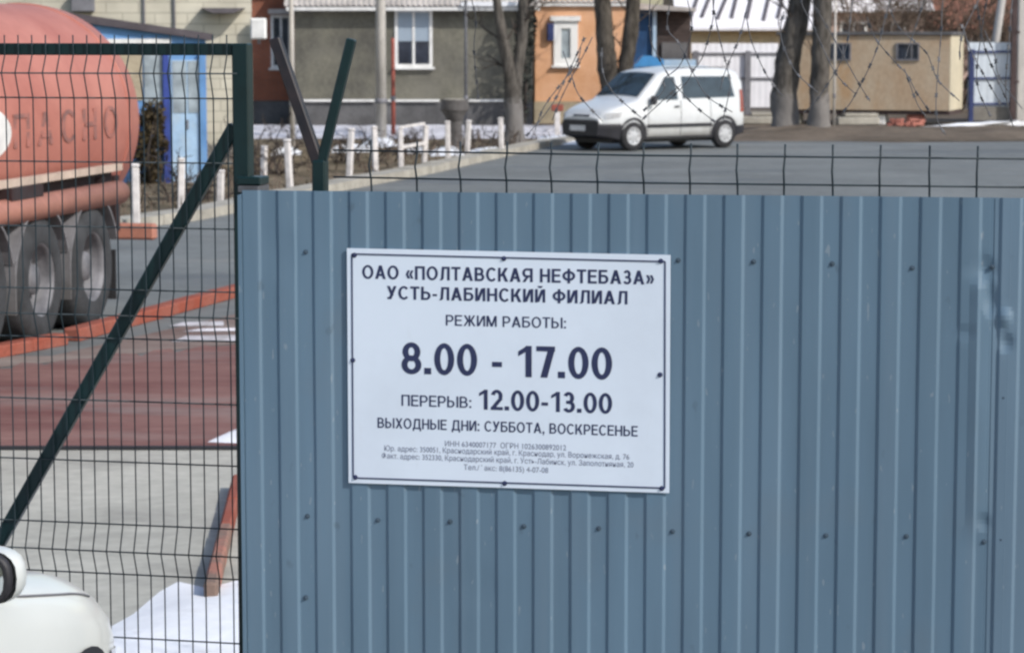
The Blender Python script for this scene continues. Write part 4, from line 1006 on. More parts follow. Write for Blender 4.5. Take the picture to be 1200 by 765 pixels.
# warning word in faded black along the tank side
def on_tank(x, t, off):
    a = t / RT; return (x, -(RT + off) * cos(a), zT + (RT + off) * sin(a))
cap = .27; x = -.62
for ch in reversed("ОГНЕОПАСНО"):
    wch, P_ = glyph(ch, .15); wt = .36; vs = []; fs = []
    for l, (q, f) in enumerate(P_):
        o = len(vs); vs += [on_tank(x - wt + a / wch * wt, b * cap - .13, .008 + .0003 * l) for a, b in q]; fs += [tuple(i + o for i in g) for g in f]
    MB().add(vs, fs).build("lettering", M['tank_ink'], tk); x -= .54
# round white plate
P = []; n = 40
vs = [on_tank(-3.86, .0, .02)] + [on_tank(-3.86 + .62 * cos(2 * pi * k / n), .23 * sin(2 * pi * k / n), .02) for k in range(n)]
MB().add(vs, [(0, 1 + k, 1 + (k + 1) % n) for k in range(n)]).build("hazard_plate", M['white_paint'], tk)

# ================================================================== CARS
def smooth_profile(pts, x, r=.05):
    def lin(x):
        if x <= pts[0][0]: return pts[0][1]
        for (a, za), (b, zb_) in zip(pts[:-1], pts[1:]):
            if x <= b: return za + (zb_ - za) * (x - a) / (b - a)
        return pts[-1][1]
    return sum(lin(x + r * k / 3) for k in range(-3, 4)) / 7
class Car:
    def __init__(s, root, prof, half, belt, tumble, L, paint, zb=.24, taper=.70, tf=.24, sr=.05, cr=.12):
        s.root, s.prof, s.h, s.belt, s.tum, s.L, s.paint, s.zb, s.taper, s.tf, s.sr, s.cr = root, prof, half, belt, tumble, L, paint, zb, taper, tf, sr, cr
    def T(s, x): return smooth_profile(s.prof, x, s.sr)
    def W(s, x, z):
        w = s.h
        if x < s.taper: w *= 1 - s.tf * ((s.taper - x) / s.taper) ** 2.4
        rt = .5
        if x > s.L - rt: w *= 1 - .10 * ((x - s.L + rt) / rt) ** 2.2
        if z > s.belt: w -= s.tum * (z - s.belt) * (1 + .25 * (z - s.belt))
        if z < .5: w -= .16 * (.5 - z)
        w += .012 * sin(min(1, max(0, (z - .45) / .5)) * pi)
        return w
    def top(s, x, y, off=0):
        zt = s.T(x); yt = max(.2, s.W(x, zt - .05) - .08)
        return zt + .035 * (1 - min(1, (y / yt) ** 2)) + off
    def loft(s, name, mat_, x0, x1, off=0.0, zmax=None, zmin=None, n=70, parent=None, caps=True):
        vs = []; N = None; rows = []
        for i in range(n + 1):
            t = i / n; x = x0 + (x1 - x0) * t
            zt = s.T(x) + off
            if zmax is not None: zt = min(zt, zmax)
            zb = (zmin if zmin is not None else s.zb + (.10 * max(0, 1 - x / .5)) + .08 * max(0, (x - s.L + .5) / .5)) - off
            r = min(s.cr, (zt - zb) * .35)
            half = []
            for k in range(9):
                z = zb + (zt - r - zb) * k / 8; half.append((s.W(x, z) + off, z))
            wtop = s.W(x, zt - r) + off
            for k in range(1, 5):
                a = pi / 2 * k / 4; half.append((wtop - r * (1 - cos(a)) * 1.2, zt - r + r * sin(a)))
            ye = half[-1][0]
            cw = .035 if zmax is None or s.T(x) < zmax else 0.0
            for k in range(1, 5):
                y = ye * (1 - k / 4); half.append((y, zt + cw * (1 - (y / max(ye, .01)) ** 2)))
            ring = [(x, y, z) for y, z in half] + [(x, -y, z) for y, z in reversed(half[:-1])]
            rows.append(ring)
        N = len(rows[0]); vs = [p for r_ in rows for p in r_]; fs = []
        for i in range(n):
            for k in range(N - 1): fs.append((i * N + k, i * N + k + 1, (i + 1) * N + k + 1, (i + 1) * N + k))
            fs.append((i * N + N - 1, i * N, (i + 1) * N, (i + 1) * N + N - 1))
        mb = MB(); mb.add(vs, fs, True)
        if caps:
            mb.f.append(tuple(range(N))); mb.sm.append(False); mb.f.append(tuple(reversed(range(n * N, n * N + N)))); mb.sm.append(False)
        return mb.build(name, mat_, parent or s.root)
    def side(s, name, mat_, quad, off=.008, sides=(-1, 1), parent=None, n=8, m=5):
        (a, b, c, d) = quad   # (x,z): bottom-front, bottom-rear, top-rear, top-front
        r = None
        for sg in sides:
            vs = []
            for j in range(m + 1):
                for i in range(n + 1):
                    u, v = i / n, j / m
                    x = (a[0] * (1 - u) + b[0] * u) * (1 - v) + (d[0] * (1 - u) + c[0] * u) * v
                    z = (a[1] * (1 - u) + b[1] * u) * (1 - v) + (d[1] * (1 - u) + c[1] * u) * v
                    vs.append((x, sg * (s.W(x, z) + off), z))
            fs = [(j * (n + 1) + i, j * (n + 1) + i + 1, (j + 1) * (n + 1) + i + 1, (j + 1) * (n + 1) + i) for j in range(m) for i in range(n)]
            r = MB().add(vs, fs, True).build(name, mat_, parent or s.root)
        return r
    def screen(s, name, mat_, x0, x1, inset0, inset1, off=.012, parent=None):
        n, m = 10, 8; vs = []
        for j in range(m + 1):
            x = x0 + (x1 - x0) * j / m
            ww = s.W(x, s.T(x) - .06) - (inset0 + (inset1 - inset0) * j / m)
            for i in range(n + 1):
                y = ww * (2 * i / n - 1); vs.append((x - off * .5, y, s.top(x, y, off)))
        fs = [(j * (n + 1) + i, j * (n + 1) + i + 1, (j + 1) * (n + 1) + i + 1, (j + 1) * (n + 1) + i) for j in range(m) for i in range(n)]
        return MB().add(vs, fs, True).build(name, mat_, parent or s.root)
    def wheels(s, xs, R, y, w=.19, arch=1.22):
        for x in xs:
            for sg in (-1, 1):
                yo = sg * y
                pr = [(R * .60, 0), (R * .66, .0), (R * .92, .01), (R, .04), (R, w - .04), (R * .92, w), (R * .6, w)]
                t = MB().lathe([(r, yo - sg * h) for r, h in pr], 32, (x, 0, R), 'Y').build("wheel", M['tyre'], s.root)
                rm = MB().lathe([(R * .62, yo - sg * .008), (R * .58, yo - sg * .0), (R * .52, yo - sg * .02), (R * .30, yo - sg * .005), (R * .14, yo + sg * .004), (.001, yo + sg * .006)], 32, (x, 0, R), 'Y')
                rm.build("rim", M['rim'], t)
                sp = MB()
                for k in range(7):
                    a = 2 * pi * k / 7; sp.box((x + R * .42 * cos(a), yo + sg * .001, R + R * .42 * sin(a)), (R * .10, .010, R * .05), m=Matrix.Rotation(-a, 3, 'Y'))
                sp.build("rim_slot", M['plastic'], t)
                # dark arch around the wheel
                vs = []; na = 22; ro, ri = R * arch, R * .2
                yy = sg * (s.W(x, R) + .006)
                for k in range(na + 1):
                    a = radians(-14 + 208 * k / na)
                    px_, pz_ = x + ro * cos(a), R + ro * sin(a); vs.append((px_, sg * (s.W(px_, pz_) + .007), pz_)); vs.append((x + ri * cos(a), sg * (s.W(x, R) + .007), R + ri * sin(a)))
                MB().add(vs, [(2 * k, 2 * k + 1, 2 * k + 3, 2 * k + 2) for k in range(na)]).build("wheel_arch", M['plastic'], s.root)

# --- white van across the road
pf, pr_ = G(741, 177.5), G(853, 173.5)
dv = (pr_ - pf); dv.z = 0; ang = atan2(dv.y, dv.x)
ux, uy = Vector((cos(ang), sin(ang), 0)), Vector((-sin(ang), cos(ang), 0))
org = pf - ux * .80 + uy * .80
vn = thing("white_van", "white passenger van with a dark plastic bumper parked across the road", "van", (org.x, org.y, 0.004), ang)
V = Car(vn, [(0, .68), (.04, .80), (.14, .88), (.5, 1.0), (.95, 1.11), (1.62, 1.68), (1.85, 1.75), (2.5, 1.80), (3.4, 1.80), (3.95, 1.74), (4.08, 1.62), (4.12, 1.5)], .83, 1.02, .17, 4.12, M['vanwhite'], .25)
V.loft("body", M['vanwhite'], 0, 4.12)
V.loft("front_bumper", M['plastic'], -.03, .46, .012, zmax=.68, n=20)
V.loft("rear_bumper", M['plastic'], 3.86, 4.15, .012, zmax=.56, n=12)
wsn = V.screen("windscreen", M['carglass'], 1.02, 1.60, .10, .10)
V.side("front_window", M['carglass'], ((1.34, 1.10), (2.10, 1.10), (2.06, 1.60), (1.78, 1.60)))
V.side("rear_window", M['carglass'], ((2.24, 1.12), (3.80, 1.14), (3.70, 1.60), (2.26, 1.61)))
V.side("side_moulding", M['plastic'], ((1.18, .50), (3.10, .50), (3.10, .575), (1.18, .575)), .014)
V.side("sill", M['plastic'], ((1.15, .26), (3.1, .26), (3.1, .30), (1.15, .30)), .01)
for x in (1.22, 2.17, 3.05): V.side("door_seam", M['seam'], ((x, .32), (x + .013, .32), (x + .013, 1.08), (x, 1.08)), .005, n=1)
V.side("door_handle", M['plastic'], ((1.98, .93), (2.12, .93), (2.12, .97), (1.98, .97)), .02, n=1)
V.side("headlight", M['lamp'], ((.08, .70), (.42, .74), (.48, .88), (.10, .82)), .012)
V.side("tail_light", M['red_pipe'], ((3.98, .8), (4.1, .8), (4.1, 1.3), (4.0, 1.3)), .012)
MB().box((.03, 0, .76), (.05, .55, .07), bev=.01).build("grille", M['plastic'], vn)
MB().box((-.055, .05, .50), (.02, .52, .12)).build("number_plate", M['plate'], vn)
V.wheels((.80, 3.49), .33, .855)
for s_ in (-1, 1):
    MB().box((1.30, s_ * .93, 1.10), (.12, .17, .20), bev=.04).build("mirror", M['plastic'], vn)
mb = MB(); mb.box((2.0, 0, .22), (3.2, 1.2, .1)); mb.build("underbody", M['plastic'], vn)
# dark opening above its rear: roof gutter lines
for s_ in (-1, 1): MB().bar((1.9, s_ * .60, 1.80), (3.8, s_ * .60, 1.80), .02, .02).build("roof_strip", M['plastic'], vn)

# --- white car in the near left corner
hd = Vector((.245, .97, 0)).normalized()
ang = atan2(-hd.y, -hd.x)
pm = AY(-6, 669, 6.7)                     # its right mirror
ux, uy = Vector((cos(ang), sin(ang), 0)), Vector((-sin(ang), cos(ang), 0))
org = Vector((pm.x, pm.y, 0)) - ux * 1.52 - uy * .93
cr_ = thing("white_car", "white car in the near left corner with its right mirror and bonnet in view", "car", (org.x, org.y, .008), ang)
Cc = Car(cr_, [(0, .48), (.04, .58), (.14, .67), (.35, .775), (.7, .90), (1.25, 1.005), (1.95, 1.43), (2.3, 1.53), (3.0, 1.52), (3.7, 1.42), (4.0, 1.1), (4.1, .9)], .86, .98, .28, 4.1, M['carwhite'], .22, taper=1.0, tf=.34, sr=.10, cr=.16)
Cc.loft("body", M['carwhite'], 0, 4.1, n=90)
Cc.loft("front_bumper", M['carwhite'], -.03, .30, .01, zmax=.5, n=14)
Cc.screen("windscreen", M['carglass'], 1.32, 1.92, .10, .12)
Cc.screen("rear_screen", M['carglass'], 3.68, 3.98, .14, .12)
Cc.side("front_window", M['carglass'], ((1.62, 1.02), (2.45, 1.02), (2.42, 1.36), (2.02, 1.36)))
Cc.side("rear_window", M['carglass'], ((2.55, 1.03), (3.45, 1.05), (3.25, 1.34), (2.52, 1.36)))
for sg_ in (-1, 1):
    P = []
    for k in range(13):
        x = .62 + .72 * k / 12; zt = Cc.T(x); r = min(Cc.cr, (zt - Cc.zb) * .35); a = radians(38)
        P.append((x, sg_ * (Cc.W(x, zt - r) - r * (1 - cos(a)) * 1.2 + .0005), zt - r + r * sin(a) + .0005))
    MB().tube(P, .0035, 6).build("bonnet_seam", M['grey_steel'], cr_)
Cc.side("headlight", M['lamp'], ((.14, .47), (.46, .52), (.50, .62), (.18, .55)), .006)
for x in (1.42, 2.5): Cc.side("door_seam", M['seam'], ((x, .32), (x + .008, .32), (x + .008, 1.0), (x, 1.0)), .004, n=1)
Cc.side("door_handle", M['carwhite'], ((2.28, .86), (2.44, .86), (2.44, .895), (2.28, .895)), .025, n=1)
Cc.wheels((.82, 3.42), .32, .868, arch=1.18)
mb = MB(); mb.box((2.0, 0, .22), (3.0, 1.2, .1)); mb.build("underbody", M['plastic'], cr_)
MB().box((-.04, 0, .42), (.03, .8, .16), bev=.01).build("grille", M['plastic'], cr_)
for s_ in (-1, 1):
    prof_ = []
    # rounded mirror shell, glass facing the rear (+x)
    n, m = 20, 8; vs = []
    for j in range(m + 1):
        t = j / m; a = pi / 2 * t
        for k in range(n):
            b = 2 * pi * k / n; e = .75
            cx = math.copysign(abs(cos(b)) ** e, cos(b)); cz = math.copysign(abs(sin(b)) ** e, sin(b))
            f_ = sin(a) ** .6 if t > 0 else .02
            fb = f_ * (1 + .10 * sin(2 * a)); vs.append((1.52 - .12 * cos(a), s_ * (.889 + .104 * cx * fb), 1.06 + .076 * cz * fb))
    fs = [(j * n + k, j * n + (k + 1) % n, (j + 1) * n + (k + 1) % n, (j + 1) * n + k) for j in range(m) for k in range(n)]
    sh_ = MB().add(vs, fs, True).build("mirror", M['carwhite'], cr_)
    rim_ = []; 
    vs = []
    for sc_, xx in ((1.0, 1.52), (1.0, 1.545), (.84, 1.548), (.80, 1.530)):
        for k in range(n):
            b = 2 * pi * k / n; e = .75
            cx = math.copysign(abs(cos(b)) ** e, cos(b)); cz = math.copysign(abs(sin(b)) ** e, sin(b))
            vs.append((xx, s_ * (.885 + .098 * cx * sc_), 1.06 + .075 * cz * sc_))
    fs = [(j * n + k, j * n + (k + 1) % n, (j + 1) * n + (k + 1) % n, (j + 1) * n + k) for j in range(3) for k in range(n)]
    MB().add(vs, fs, True).build("housing_rim", M['plastic'], sh_)
    vs = [(1.532, s_ * .885, 1.06)]
    for k in range(n):
        b = 2 * pi * k / n; e = .75
        cx = math.copysign(abs(cos(b)) ** e, cos(b)); cz = math.copysign(abs(sin(b)) ** e, sin(b))
        vs.append((1.531, s_ * (.885 + .080 * cx), 1.06 + .061 * cz))
    MB().add(vs, [(0, 1 + k, 1 + (k + 1) % n) for k in range(n)]).build("mirror_glass", M['mirror'], sh_)
    MB().bar((1.47, s_ * .78, .96), (1.50, s_ * .90, 1.0), .08, .035, bev=.01).build("mirror_foot", M['plastic'], sh_)

# ================================================================== CORRUGATED FENCE, SIGN
CF = 7.91
fence = thing("corrugated_fence", "blue-grey corrugated metal sheet fence carrying the white sign", "fence", (0, CF, 0), -ALF)
PITCHR = 0.11828
s_l, z_l = FP(283, 222, CF); s_r = FP(1200, 232, CF)[0]
zt_l, zt_r = FP(285, 223, CF)[1], FP(1190, 232, CF)[1]
s_light = -0.8191 + 9 * PITCHR                 # a sunlit (right-facing) flank
DEP = .0062
def sheet_strip(s0, s1, yoff, dents, name, m):
    cor = []       # (s, y) profile: the raised rib lies left of each light flank
    fl = .0056
    k0 = int((s0 - s_light) / PITCHR) - 2; k1 = int((s1 - s_light) / PITCHR) + 3
    for k in range(k0, k1):
        c = s_light + k * PITCHR
        cor += [(c - fl, 0), (c - fl * .55, .0008), (c + fl * .55, DEP - .0008), (c + fl, DEP),
                (c + PITCHR * .25, DEP + .0003), (c + PITCHR * .5 - fl, DEP), (c + PITCHR * .5 - fl * .55, DEP - .0008), (c + PITCHR * .5 + fl * .55, .0008), (c + PITCHR * .5 + fl, 0), (c + PITCHR * .75, -.0003)]
    cc = s_light + 10 * PITCHR
    for k in range(1, 13): cor += [(cc + fl + .0032 * k, DEP), (cc + PITCHR * .5 + fl + .0032 * k, 0)]
    cor = sorted(q for q in cor if s0 < q[0] < s1)
    def yat(s):
        ph = ((s - s_light) / PITCHR) % 1.0
        return 0 if ph > .57 else DEP
    cor = [(s0, yat(s0))] + cor + [(s1, yat(s1))]
    rows = 150; vs = []; N = len(cor)
    for j in range(rows + 1):
        for (s, y) in cor:
            zt = zt_l + (zt_r - zt_l) * (s - s_l) / (s_r - s_l)
            z = .08 + (zt - .08) * j / rows
            d = .0012 * noise.noise(Vector((s * 3.0, z * 1.4, 5))) + .0005 * noise.noise(Vector((s * 22, z * 3, 1)))
            dx = .0008 * noise.noise(Vector((s * 9, z * 2.2, 15)))
            for (ds, dz, rs_, rz_, am) in dents:
                q = ((s - ds) / rs_) ** 2 + ((z - dz) / rz_) ** 2
                if q < 1: d += am * (1 - q) ** 2
            e = s - cc
            if -.03 < e < .055:                      # long crease where the rib was pushed out
                zz = min(1, max(0, (z - zc_lo) / .12)) * min(1, max(0, (zc_hi - z) / .06))
                d -= .0085 * zz * ((e + .03) / .03 if e < 0 else 1 - e / .055) * (1 + .25 * noise.noise(Vector((z * 6, 3, 1))))
            vs.append((s + dx, y + d + yoff, z))
    fs = [(j * N + i, j * N + i + 1, (j + 1) * N + i + 1, (j + 1) * N + i) for j in range(rows) for i in range(N - 1)]
    o = MB().add(vs, fs, True).build(name, m, fence); o.data.set_sharp_from_angle(angle=radians(7)); return o
def fp(px, py): return FP(px, py, CF)
sj = fp(1163, 400)[0]; zc_lo, zc_hi = fp(1150, 640)[1], fp(1150, 300)[1]
dn = []
for (px, py, a, b, am) in ((1152, 318, .05, .06, .012), (1160, 350, .03, .07, .010), (1130, 390, .03, .035, .005), (1178, 372, .03, .04, -.010), (1179, 402, .03, .04, .008), (1152, 612, .03, .035, .006)):
    dn.append((*fp(px, py), a, b, am))
sheet_strip(s_l, sj + .02, 0.0, dn + [(*fp(330, 300), .08, .12, .003), (*fp(560, 690), .1, .1, .002)], "metal_sheet", M['sheet'])
sheet_strip(sj, s_r + .9, -.0018, dn, "metal_sheet", M['sheet2'])
# end fold at the left edge
MB().box((s_l - .006, .02, 1.05), (.012, .05, zt_l * 2 - 2.13)).build("end_fold", M['sheet'], fence)
for z in (.45, 1.22, 1.80): MB().box(((s_l + s_r) / 2 + .5, DEP + .035, z), (s_r - s_l + .9, .04, .04)).build("back_rail", M['grey_steel'], fence)
def screw(parent, s, z, y=DEP, r=.0042, m=None):
    return MB().lathe([(.001, y - .0065), (r * .8, y - .0062), (r, y - .004), (r, y - .002), (r * 1.9, y - .0018), (r * 1.9, y + .002)], 10, (s, 0, z), 'Y', False).build("screw", m or M['screw'], parent)
k_screw = round((fp(445, 609)[0] - s_light) / PITCHR - .27)
for row in ((294, 312, 300, 1065), (609, 630, 445, 1060)):
    for k in range(-12, 16):
        s = s_light + (k + .27) * PITCHR
        if k % 2 != (k_screw % 2): continue
        if s < s_l + .04 or s > s_r + .1: continue
        z0, z1 = fp(row[2], row[0])[1], fp(row[3], row[1])[1]; f = (s - fp(row[2], row[0])[0]) / (fp(row[3], row[1])[0] - fp(row[2], row[0])[0])
        z = z0 + (z1 - z0) * f + random.uniform(-.006, .006)
        sxl, sxr = fp(404, 430)[0], fp(790, 430)[0]
        if sxl < s < sxr and row[0] < 400: continue
        screw(fence, s + random.uniform(-.006, .006), z)
for (px, py) in ((1176, 466), (1173, 632), (358, 700)):
    s, z = fp(px, py); screw(fence, s, z, y=.004)

# --- sign
sg = thing("information_sign", "white rectangular information sign with dark blue Cyrillic lettering screwed to the blue fence", "sign", (0, CF, 0), -ALF)
CS = CF - .006 / cos(ALF)
def sp_(px, py): return FP(px, py, CS)
cor = [sp_(409, 565.5), sp_(784.5, 577.5), sp_(786, 299), sp_(407, 291)]
mbp = MB()
yf, yb_ = -.006, -.0035 + .002
bow = [];
nx_, nz_ = 14, 8; vs = []
for j in range(nz_ + 1):
    for i in range(nx_ + 1):
        u, v = i / nx_, j / nz_
        a = Vector(cor[0]).lerp(Vector(cor[1]), u); b = Vector(cor[3]).lerp(Vector(cor[2]), u); q = a.lerp(b, v)
        vs.append((q.x, yf, q.y))
Nf = len(vs); vs += [(p[0], -.0008, p[2]) for p in vs]
fs = [(j * (nx_ + 1) + i, j * (nx_ + 1) + i + 1, (j + 1) * (nx_ + 1) + i + 1, (j + 1) * (nx_ + 1) + i) for j in range(nz_) for i in range(nx_)]
fs += [tuple(Nf + k for k in reversed(f_)) for f_ in fs]
edge = [i for i in range(nx_ + 1)] + [(j + 1) * (nx_ + 1) - 1 for j in range(1, nz_ + 1)] + [nz_ * (nx_ + 1) + i for i in range(nx_ - 1, -1, -1)] + [j * (nx_ + 1) for j in range(nz_ - 1, 0, -1)]
for k in range(len(edge)):
    a, b = edge[k], edge[(k + 1) % len(edge)]; fs.append((b, a, a + Nf, b + Nf))
mbp.add(vs, fs); mbp.build("panel", M['sign_white'], sg)
# thin dark frame line set in from the edge
ci = [sp_(414.5, 559.5), sp_(779.5, 571.5), sp_(780, 306.5), sp_(413, 297.5)]
mb = MB()
for k in range(4):
    a, b = ci[k], ci[(k + 1) % 4]; mb.bar((a[0], yf - .0012, a[1]), (b[0], yf - .0012, b[1]), .0016, .0042, up=(0, 0, 1) if k % 2 == 0 else (1, 0, 0))
mb.build("border_line", M['ink'], sg)
def line(body, x0, x1, ytop, ybot, t, m):
    """lettering whose caps fill the photograph box x0..x1, ytop..ybot (at its middle)"""
    vs, fs, wd = block_text(body, t)
    xm = (x0 + x1) / 2; a = sp_(xm, ytop); b = sp_(xm, ybot); sc_ = a[1] - b[1]
    sa_, sb_ = sp_(x0, ytop)[0], sp_(x1, ytop)[0]; k = (sb_ - sa_) / wd
    P = [(sa_ + x * k, yf - .0008 - l * .00004, b[1] + y * sc_) for x, y, l in vs]
    return MB().add(P, fs).build("lettering", m, sg)
def fine_line(body, x0, x1, ytop, ybot, m):
    vs, fs = text_mesh(body, 0.0); ref, _ = text_mesh("Н", 0.0); cap_ = max(v.y for v in ref); xs = [v.x for v in vs]
    xm = (x0 + x1) / 2; a = sp_(xm, ytop); b = sp_(xm, ybot); sc_ = (a[1] - b[1]) / cap_
    sa_, sb_ = sp_(x0, ytop)[0], sp_(x1, ytop)[0]; k = (sb_ - sa_) / (max(xs) - min(xs))
    return MB().add([(sa_ + (v.x - min(xs)) * k, yf - .0008, b[1] + v.y * sc_) for v in vs], fs).build("lettering", m, sg)
line("ОАО «ПОЛТАВСКАЯ НЕФТЕБАЗА»", 425, 767, 314, 330, .18, M['ink'])
line("УСТЬ-ЛАБИНСКИЙ ФИЛИАЛ", 454, 736, 338, 353.5, .18, M['ink'])
line("РЕЖИМ РАБОТЫ:", 523, 664, 370.5, 383, .145, M['ink'])
line("8.00 - 17.00", 471, 718, 404.5, 441, .185, M['ink'])
line("ПЕРЕРЫВ:", 471, 553, 463.5, 476.5, .145, M['ink'])
line("12.00-13.00", 561, 718, 458.5, 482, .18, M['ink'])
line("ВЫХОДНЫЕ ДНИ: СУББОТА, ВОСКРЕСЕНЬЕ", 443, 748, 494, 506, .155, M['ink'])
fine_line("ИНН 6340007177  ОГРН 1026300892012", 522, 664, 518.5, 525, M['ink_soft'])
fine_line("Юр. адрес: 350051, Краснодарский край, г. Краснодар, ул. Воронежская, д. 76", 451, 738, 526.5, 533, M['ink_soft'])
fine_line("Факт. адрес: 352330, Краснодарский край, г. Усть-Лабинск, ул. Заполотняная, 20", 448, 743, 535.5, 542, M['ink_soft'])
fine_line("Тел./факс: 8(86135) 4-07-08", 544, 643, 545.5, 552, M['ink_soft'])
for (px, py) in ((591, 303), (775, 306), (414, 422), (774, 439), (592, 566), (776, 572), (416, 299), (417, 559)):
    s, z = sp_(px, py); screw(sg, s, z, y=yf, r=.0042, m=M['ink'])

# ================================================================== MESH FENCE BEHIND, RAZOR WIRE
CM = CF + .10
mf = thing("wire_mesh_fence", "dark wire mesh fence rising just above the corrugated blue sheet", "fence", (0, CM, 0), -ALF)
def mp_(px, py): return FP(px, py, CM)
ztop = mp_(900, 169)[1]; z1_, z2_ = mp_(900, 183)[1], mp_(900, 215.5)[1]
sa = mp_(391, 200)[0]; dpx = (mp_(1146, 200)[0] - mp_(436, 200)[0]) / 13
s0_ = mp_(436, 200)[0]
mb = MB()
for k in range(-1, 20):
    s = s0_ + k * dpx
    if s < sa: continue
    zs = [.1, .9, .95, 1.0, 1.6, z2_ - .04, z2_, (z1_ + z2_) / 2, z1_, ztop]
    ys = [0, 0, -.03, 0, 0, 0, -.004, -.028, 0, 0]
    mb.tube([(s + .003 * sin(k * 3 + z * 5), y, z) for z, y in zip(zs, ys)], .0032, 6)
for z in (.2, .9, 1.0, 1.4, 1.7, z2_, z1_):
    mb.tube([(sa, -.004, z + .005), (s0_ + 6 * dpx, -.004, z - .002), (s0_ + 20 * dpx, -.004, z)], .0032, 6)
mb.build("wire_panel", M['green_wire'], mf)
for px in (372,):
    s, z = mp_(px, 188)
    po = MB().box((s, .03, z / 2), (.045, .045, z), bev=.006).build("post", M['green'], mf)
    for (ax, ay, m_, w_) in ((319, 45, 'arm_brown', .036), (409, 46, 'green', .030)):
        e = mp_(ax, ay)
        MB().bar((s + (.0), .03 + (.004 if ax < 350 else 0), z - .03), (e[0], .03, e[1]), w_, w_, up=(0, 1, 0), bev=.004).build("arm", M[m_], po)
s2 = s0_ + 20 * dpx - .03
po = MB().box((s2, .03, 1.05), (.056, .056, 2.1), bev=.006).build("post", M['green'], mf)
MB().bar((s2, .03, 2.08), (s2 - .15, .03, 2.5), .036, .036, up=(0, 1, 0)).build("arm", M['green'], po)
MB().bar((s2, .03, 2.08), (s2 + .15, .03, 2.5), .036, .036, up=(0, 1, 0)).build("arm", M['green'], po)

# razor wire: stretched flat loops strung from arm to arm
rw = thing("razor_wire", "coil of barbed razor wire strung above the blue fence and mesh", "razor wire", (0, CM, 0), -ALF)
rnd = random.Random(21)
def coil(cs, cz, rx, rz, ph, squash, yj, a0=0, a1=2 * pi):
    n = 64; pts = []
    for i in range(n + 1):
        a = a0 + (a1 - a0) * i / n
        x = cs + rx * sin(a) + .03 * sin(2 * a + ph); z = cz - rz * cos(a) + .02 * sin(3 * a + ph)
        pts.append(Vector((x, yj + .05 * sin(a + ph), z)))
    return pts
def strand(pts):
    mbw = MB(); mbb = mbw
    mbw.tube(pts, .0015, 5)
    acc = 0; nxt = rnd.uniform(0, .06)
    for a, b in zip(pts[:-1], pts[1:]):
        L = (b - a).length
        while nxt <= acc + L:
            p = a.lerp(b, (nxt - acc) / L); t = (b - a).normalized(); sd2 = t.cross(Vector((0, 1, 0))).normalized()
            tw = Matrix.Rotation(rnd.uniform(0, pi), 3, t); q = tw @ sd2
            h, w_ = .0060, .0078
            for sgn in (-1, 1):
                nn = t.cross(q) * .0012
                base = [p - t * w_ * .55, p + t * w_ * .55, p + q * h * sgn + t * w_ * 1.0, p + q * h * .5 * sgn, p + q * h * sgn - t * w_ * 1.0]
                vs = [v + nn for v in base] + [v - nn for v in base]
                mbb.add(vs, [(0, 1, 2, 3, 4), (9, 8, 7, 6, 5)] + [(i, (i + 1) % 5, (i + 1) % 5 + 5, i + 5) for i in range(5)])
            nxt += .052 + rnd.uniform(-.005, .005)
        acc += L
    mbw.build('wire_loop', M['galv'], rw)
# photograph strands, followed up into full loops (s, z control points on the fence plane)
runs = [[(700, 44), (690, 66), (668, 110), (655, 140)], [(675, 45), (656, 89), (640, 125), (614, 160)], [(668, 60), (678, 87), (687, 111), (713, 141)],
        [(757, -10), (753, 42), (760, 64), (779, 98), (805, 126), (828, 144)], [(790, 100), (770, 118), (745, 142)],
        [(835, -10), (830, 24), (816, 66), (803, 84), (795, 98), (770, 122)], [(829, -5), (831, 20), (836, 48), (846, 88), (848, 104), (841, 142)],
        [(882, -10), (871, 42), (860, 71), (853, 90), (850, 104)], [(868, 20), (874, 50), (892, 89), (912, 114)],
        [(1084, -10), (1068, 40), (1058, 70)], [(1012, 20), (1021, 45), (1045, 74), (1059, 89), (1070, 110), (1087, 134)], [(1062, 80), (1068, 96), (1078, 122), (1088, 136)],
        [(1105, -10), (1103, 42), (1099, 106), (1100, 138), (1110, 157)], [(1128, 30), (1139, 59), (1153, 85), (1174, 121)], [(1189, -10), (1184, 46), (1180, 106), (1188, 147)],
        [(548, -10), (551, 22), (545, 60), (545, 118)], [(1205, -5), (1216, 50), (1236, 120)], [(930, -10), (948, 30), (975, 84), (1000, 110)], [(1048, -10), (1030, 60), (1005, 112), (992, 130)]]
for (dx, dy, idx) in ((26, -12, 3), (-30, 10, 5), (44, -6, 8), (30, -14, 10), (-34, -8, 14), (-22, 12, 0), (40, -4, 2), (66, 0, 9), (-60, 6, 16), (20, 10, 17), (-40, 0, 18), (24, 6, 13)):
    runs.append([(x + dx + 5 * sin(k * 2 + idx), y + dy) for k, (x, y) in enumerate(runs[idx])])
for rn in runs:
    ctrl = [Vector((*mp_(x, y), 0)) for x, y in rn]
    # carry each run over the top so that the loops close above the picture
    d = (ctrl[0] - ctrl[1]).normalized()
    if rn[0][1] < 0:
        ctrl = [ctrl[0] + Vector((d.x * .35 + .14, .52, 0)), ctrl[0] + Vector((d.x * .25 + .03, .30, 0))] + ctrl
    P = []
    for i in range(len(ctrl) - 1):
        p0 = ctrl[max(i - 1, 0)]; p1 = ctrl[i]; p2 = ctrl[i + 1]; p3 = ctrl[min(i + 2, len(ctrl) - 1)]
        for k in range(8):
            t = k / 8
            q = 0.5 * ((2 * p1) + (p2 - p0) * t + (2 * p0 - 5 * p1 + 4 * p2 - p3) * t * t + (3 * p1 - p0 - 3 * p2 + p3) * t ** 3)
            P.append(q)
    P.append(ctrl[-1])
    yb0 = rnd.uniform(-.05, .12)
    strand([Vector((q.x, yb0 + .09 * sin(q.y * 5 + yb0 * 30), q.y)) for q in P])
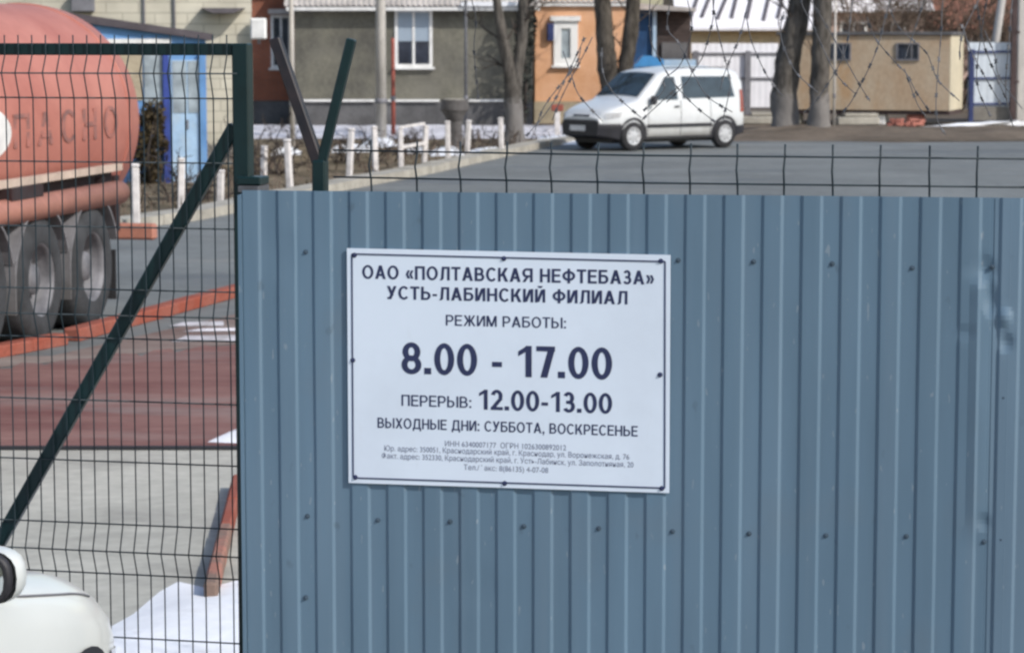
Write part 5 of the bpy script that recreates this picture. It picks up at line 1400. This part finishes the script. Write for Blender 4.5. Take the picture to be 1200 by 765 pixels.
# two straight carrier wires well above
mbc = MB()
for z in (2.47, 2.95): mbc.tube([(mp_(330, 45)[0], 0.0, z), (s2, 0.0, z)], .0016, 5)
#mbc.build("carrier_wire", M['galv'], rw)

# ================================================================== SLIDING GATE
CG = 8.48
gt = thing("mesh_gate", "dark green sliding gate of wire mesh with a diagonal brace", "gate", (0, CG, 0), -ALF)
def gp(px, py): return FP(px, py, CG)
zb1, zb0 = gp(150, 51)[1], gp(150, 65)[1]; zm = (zb0 + zb1) / 2
sl0 = -5.2; sR = gp(285.5, 200)[0]
MB().bar((sl0, 0, zm), (sR - .028, 0, zm), .04, zb1 - zb0, bev=.004).build("top_bar", M['green'], gt)
MB().box((sR, 0, (zb1 + .1) / 2), (.058, .058, zb1 - .1), bev=.005).build("upright", M['green'], gt)
MB().box((sl0, 0, (zb1 + .1) / 2), (.058, .058, zb1 - .1), bev=.005).build("upright", M['green'], gt)
MB().bar((sl0, 0, .16), (sR - .03, 0, .16), .05, .06, bev=.004).build("bottom_bar", M['green'], gt)
a = gp(276, 148); b = gp(5, 625); dx = (b[0] - a[0]) / (b[1] - a[1])
e = (a[0] + dx * (.19 - a[1]), .19)
MB().bar((a[0], -.001, a[1]), (e[0], -.001, e[1]), .034, .047, up=(0, 0, 1), bev=.004).build("brace", M['green'], gt)
MB().bar((sl0 + .03, .0, zm - .05), (e[0] - .1, .0, .2), .034, .047, up=(0, 0, 1), bev=.004).build("brace", M['green'], gt)
hz = [86, 115, 190, 266, 339, 368, 396, 469, 540, 613, 643, 671, 745]
zz_ = [gp(150, y)[1] for y in hz]; zz_ += [zz_[-1] - .21, .2]
mb = MB()
fold = {zz_[0]: .03, zz_[5]: .03, zz_[10]: .03}
yM = -.028
n = int((sR - .04 - sl0) / .05)
path = []
zt0 = zb1 + .028
path = [(0, zt0), (0, zm), (0, zm - .02), (-.032, zz_[0]), (0, zz_[1]), (0, zz_[2]), (0, zz_[3]), (0, zz_[4]), (-.032, zz_[5]), (0, zz_[6]), (0, zz_[7]), (0, zz_[8]), (0, zz_[9]), (-.032, zz_[10]), (0, zz_[11]), (0, zz_[12]), (0, .17)]
for k in range(n):
    s = sR - .045 - k * .05
    mb.tube([(s, yM + y, z) for y, z in path], .0024, 5)
for z, y in zip(zz_, [-.032, 0, 0, 0, 0, -.032, 0, 0, 0, 0, -.032, 0, 0, 0, 0]):
    mb.tube([(sl0, yM + y + .004, z), (sR, yM + y + .004, z)], .0028, 5)
mb.build("wire_panel", M['green_wire'], gt)
s, z = gp(297, 211)
MB().box((s + .004, -.02, z), (.085, .10, .028), bev=.004).build("catch_plate", M['green'], gt)
MB().box((s + .01, -.03, z - .026), (.07, .12, .02)).build("guide_bracket", M['galv'], gt)
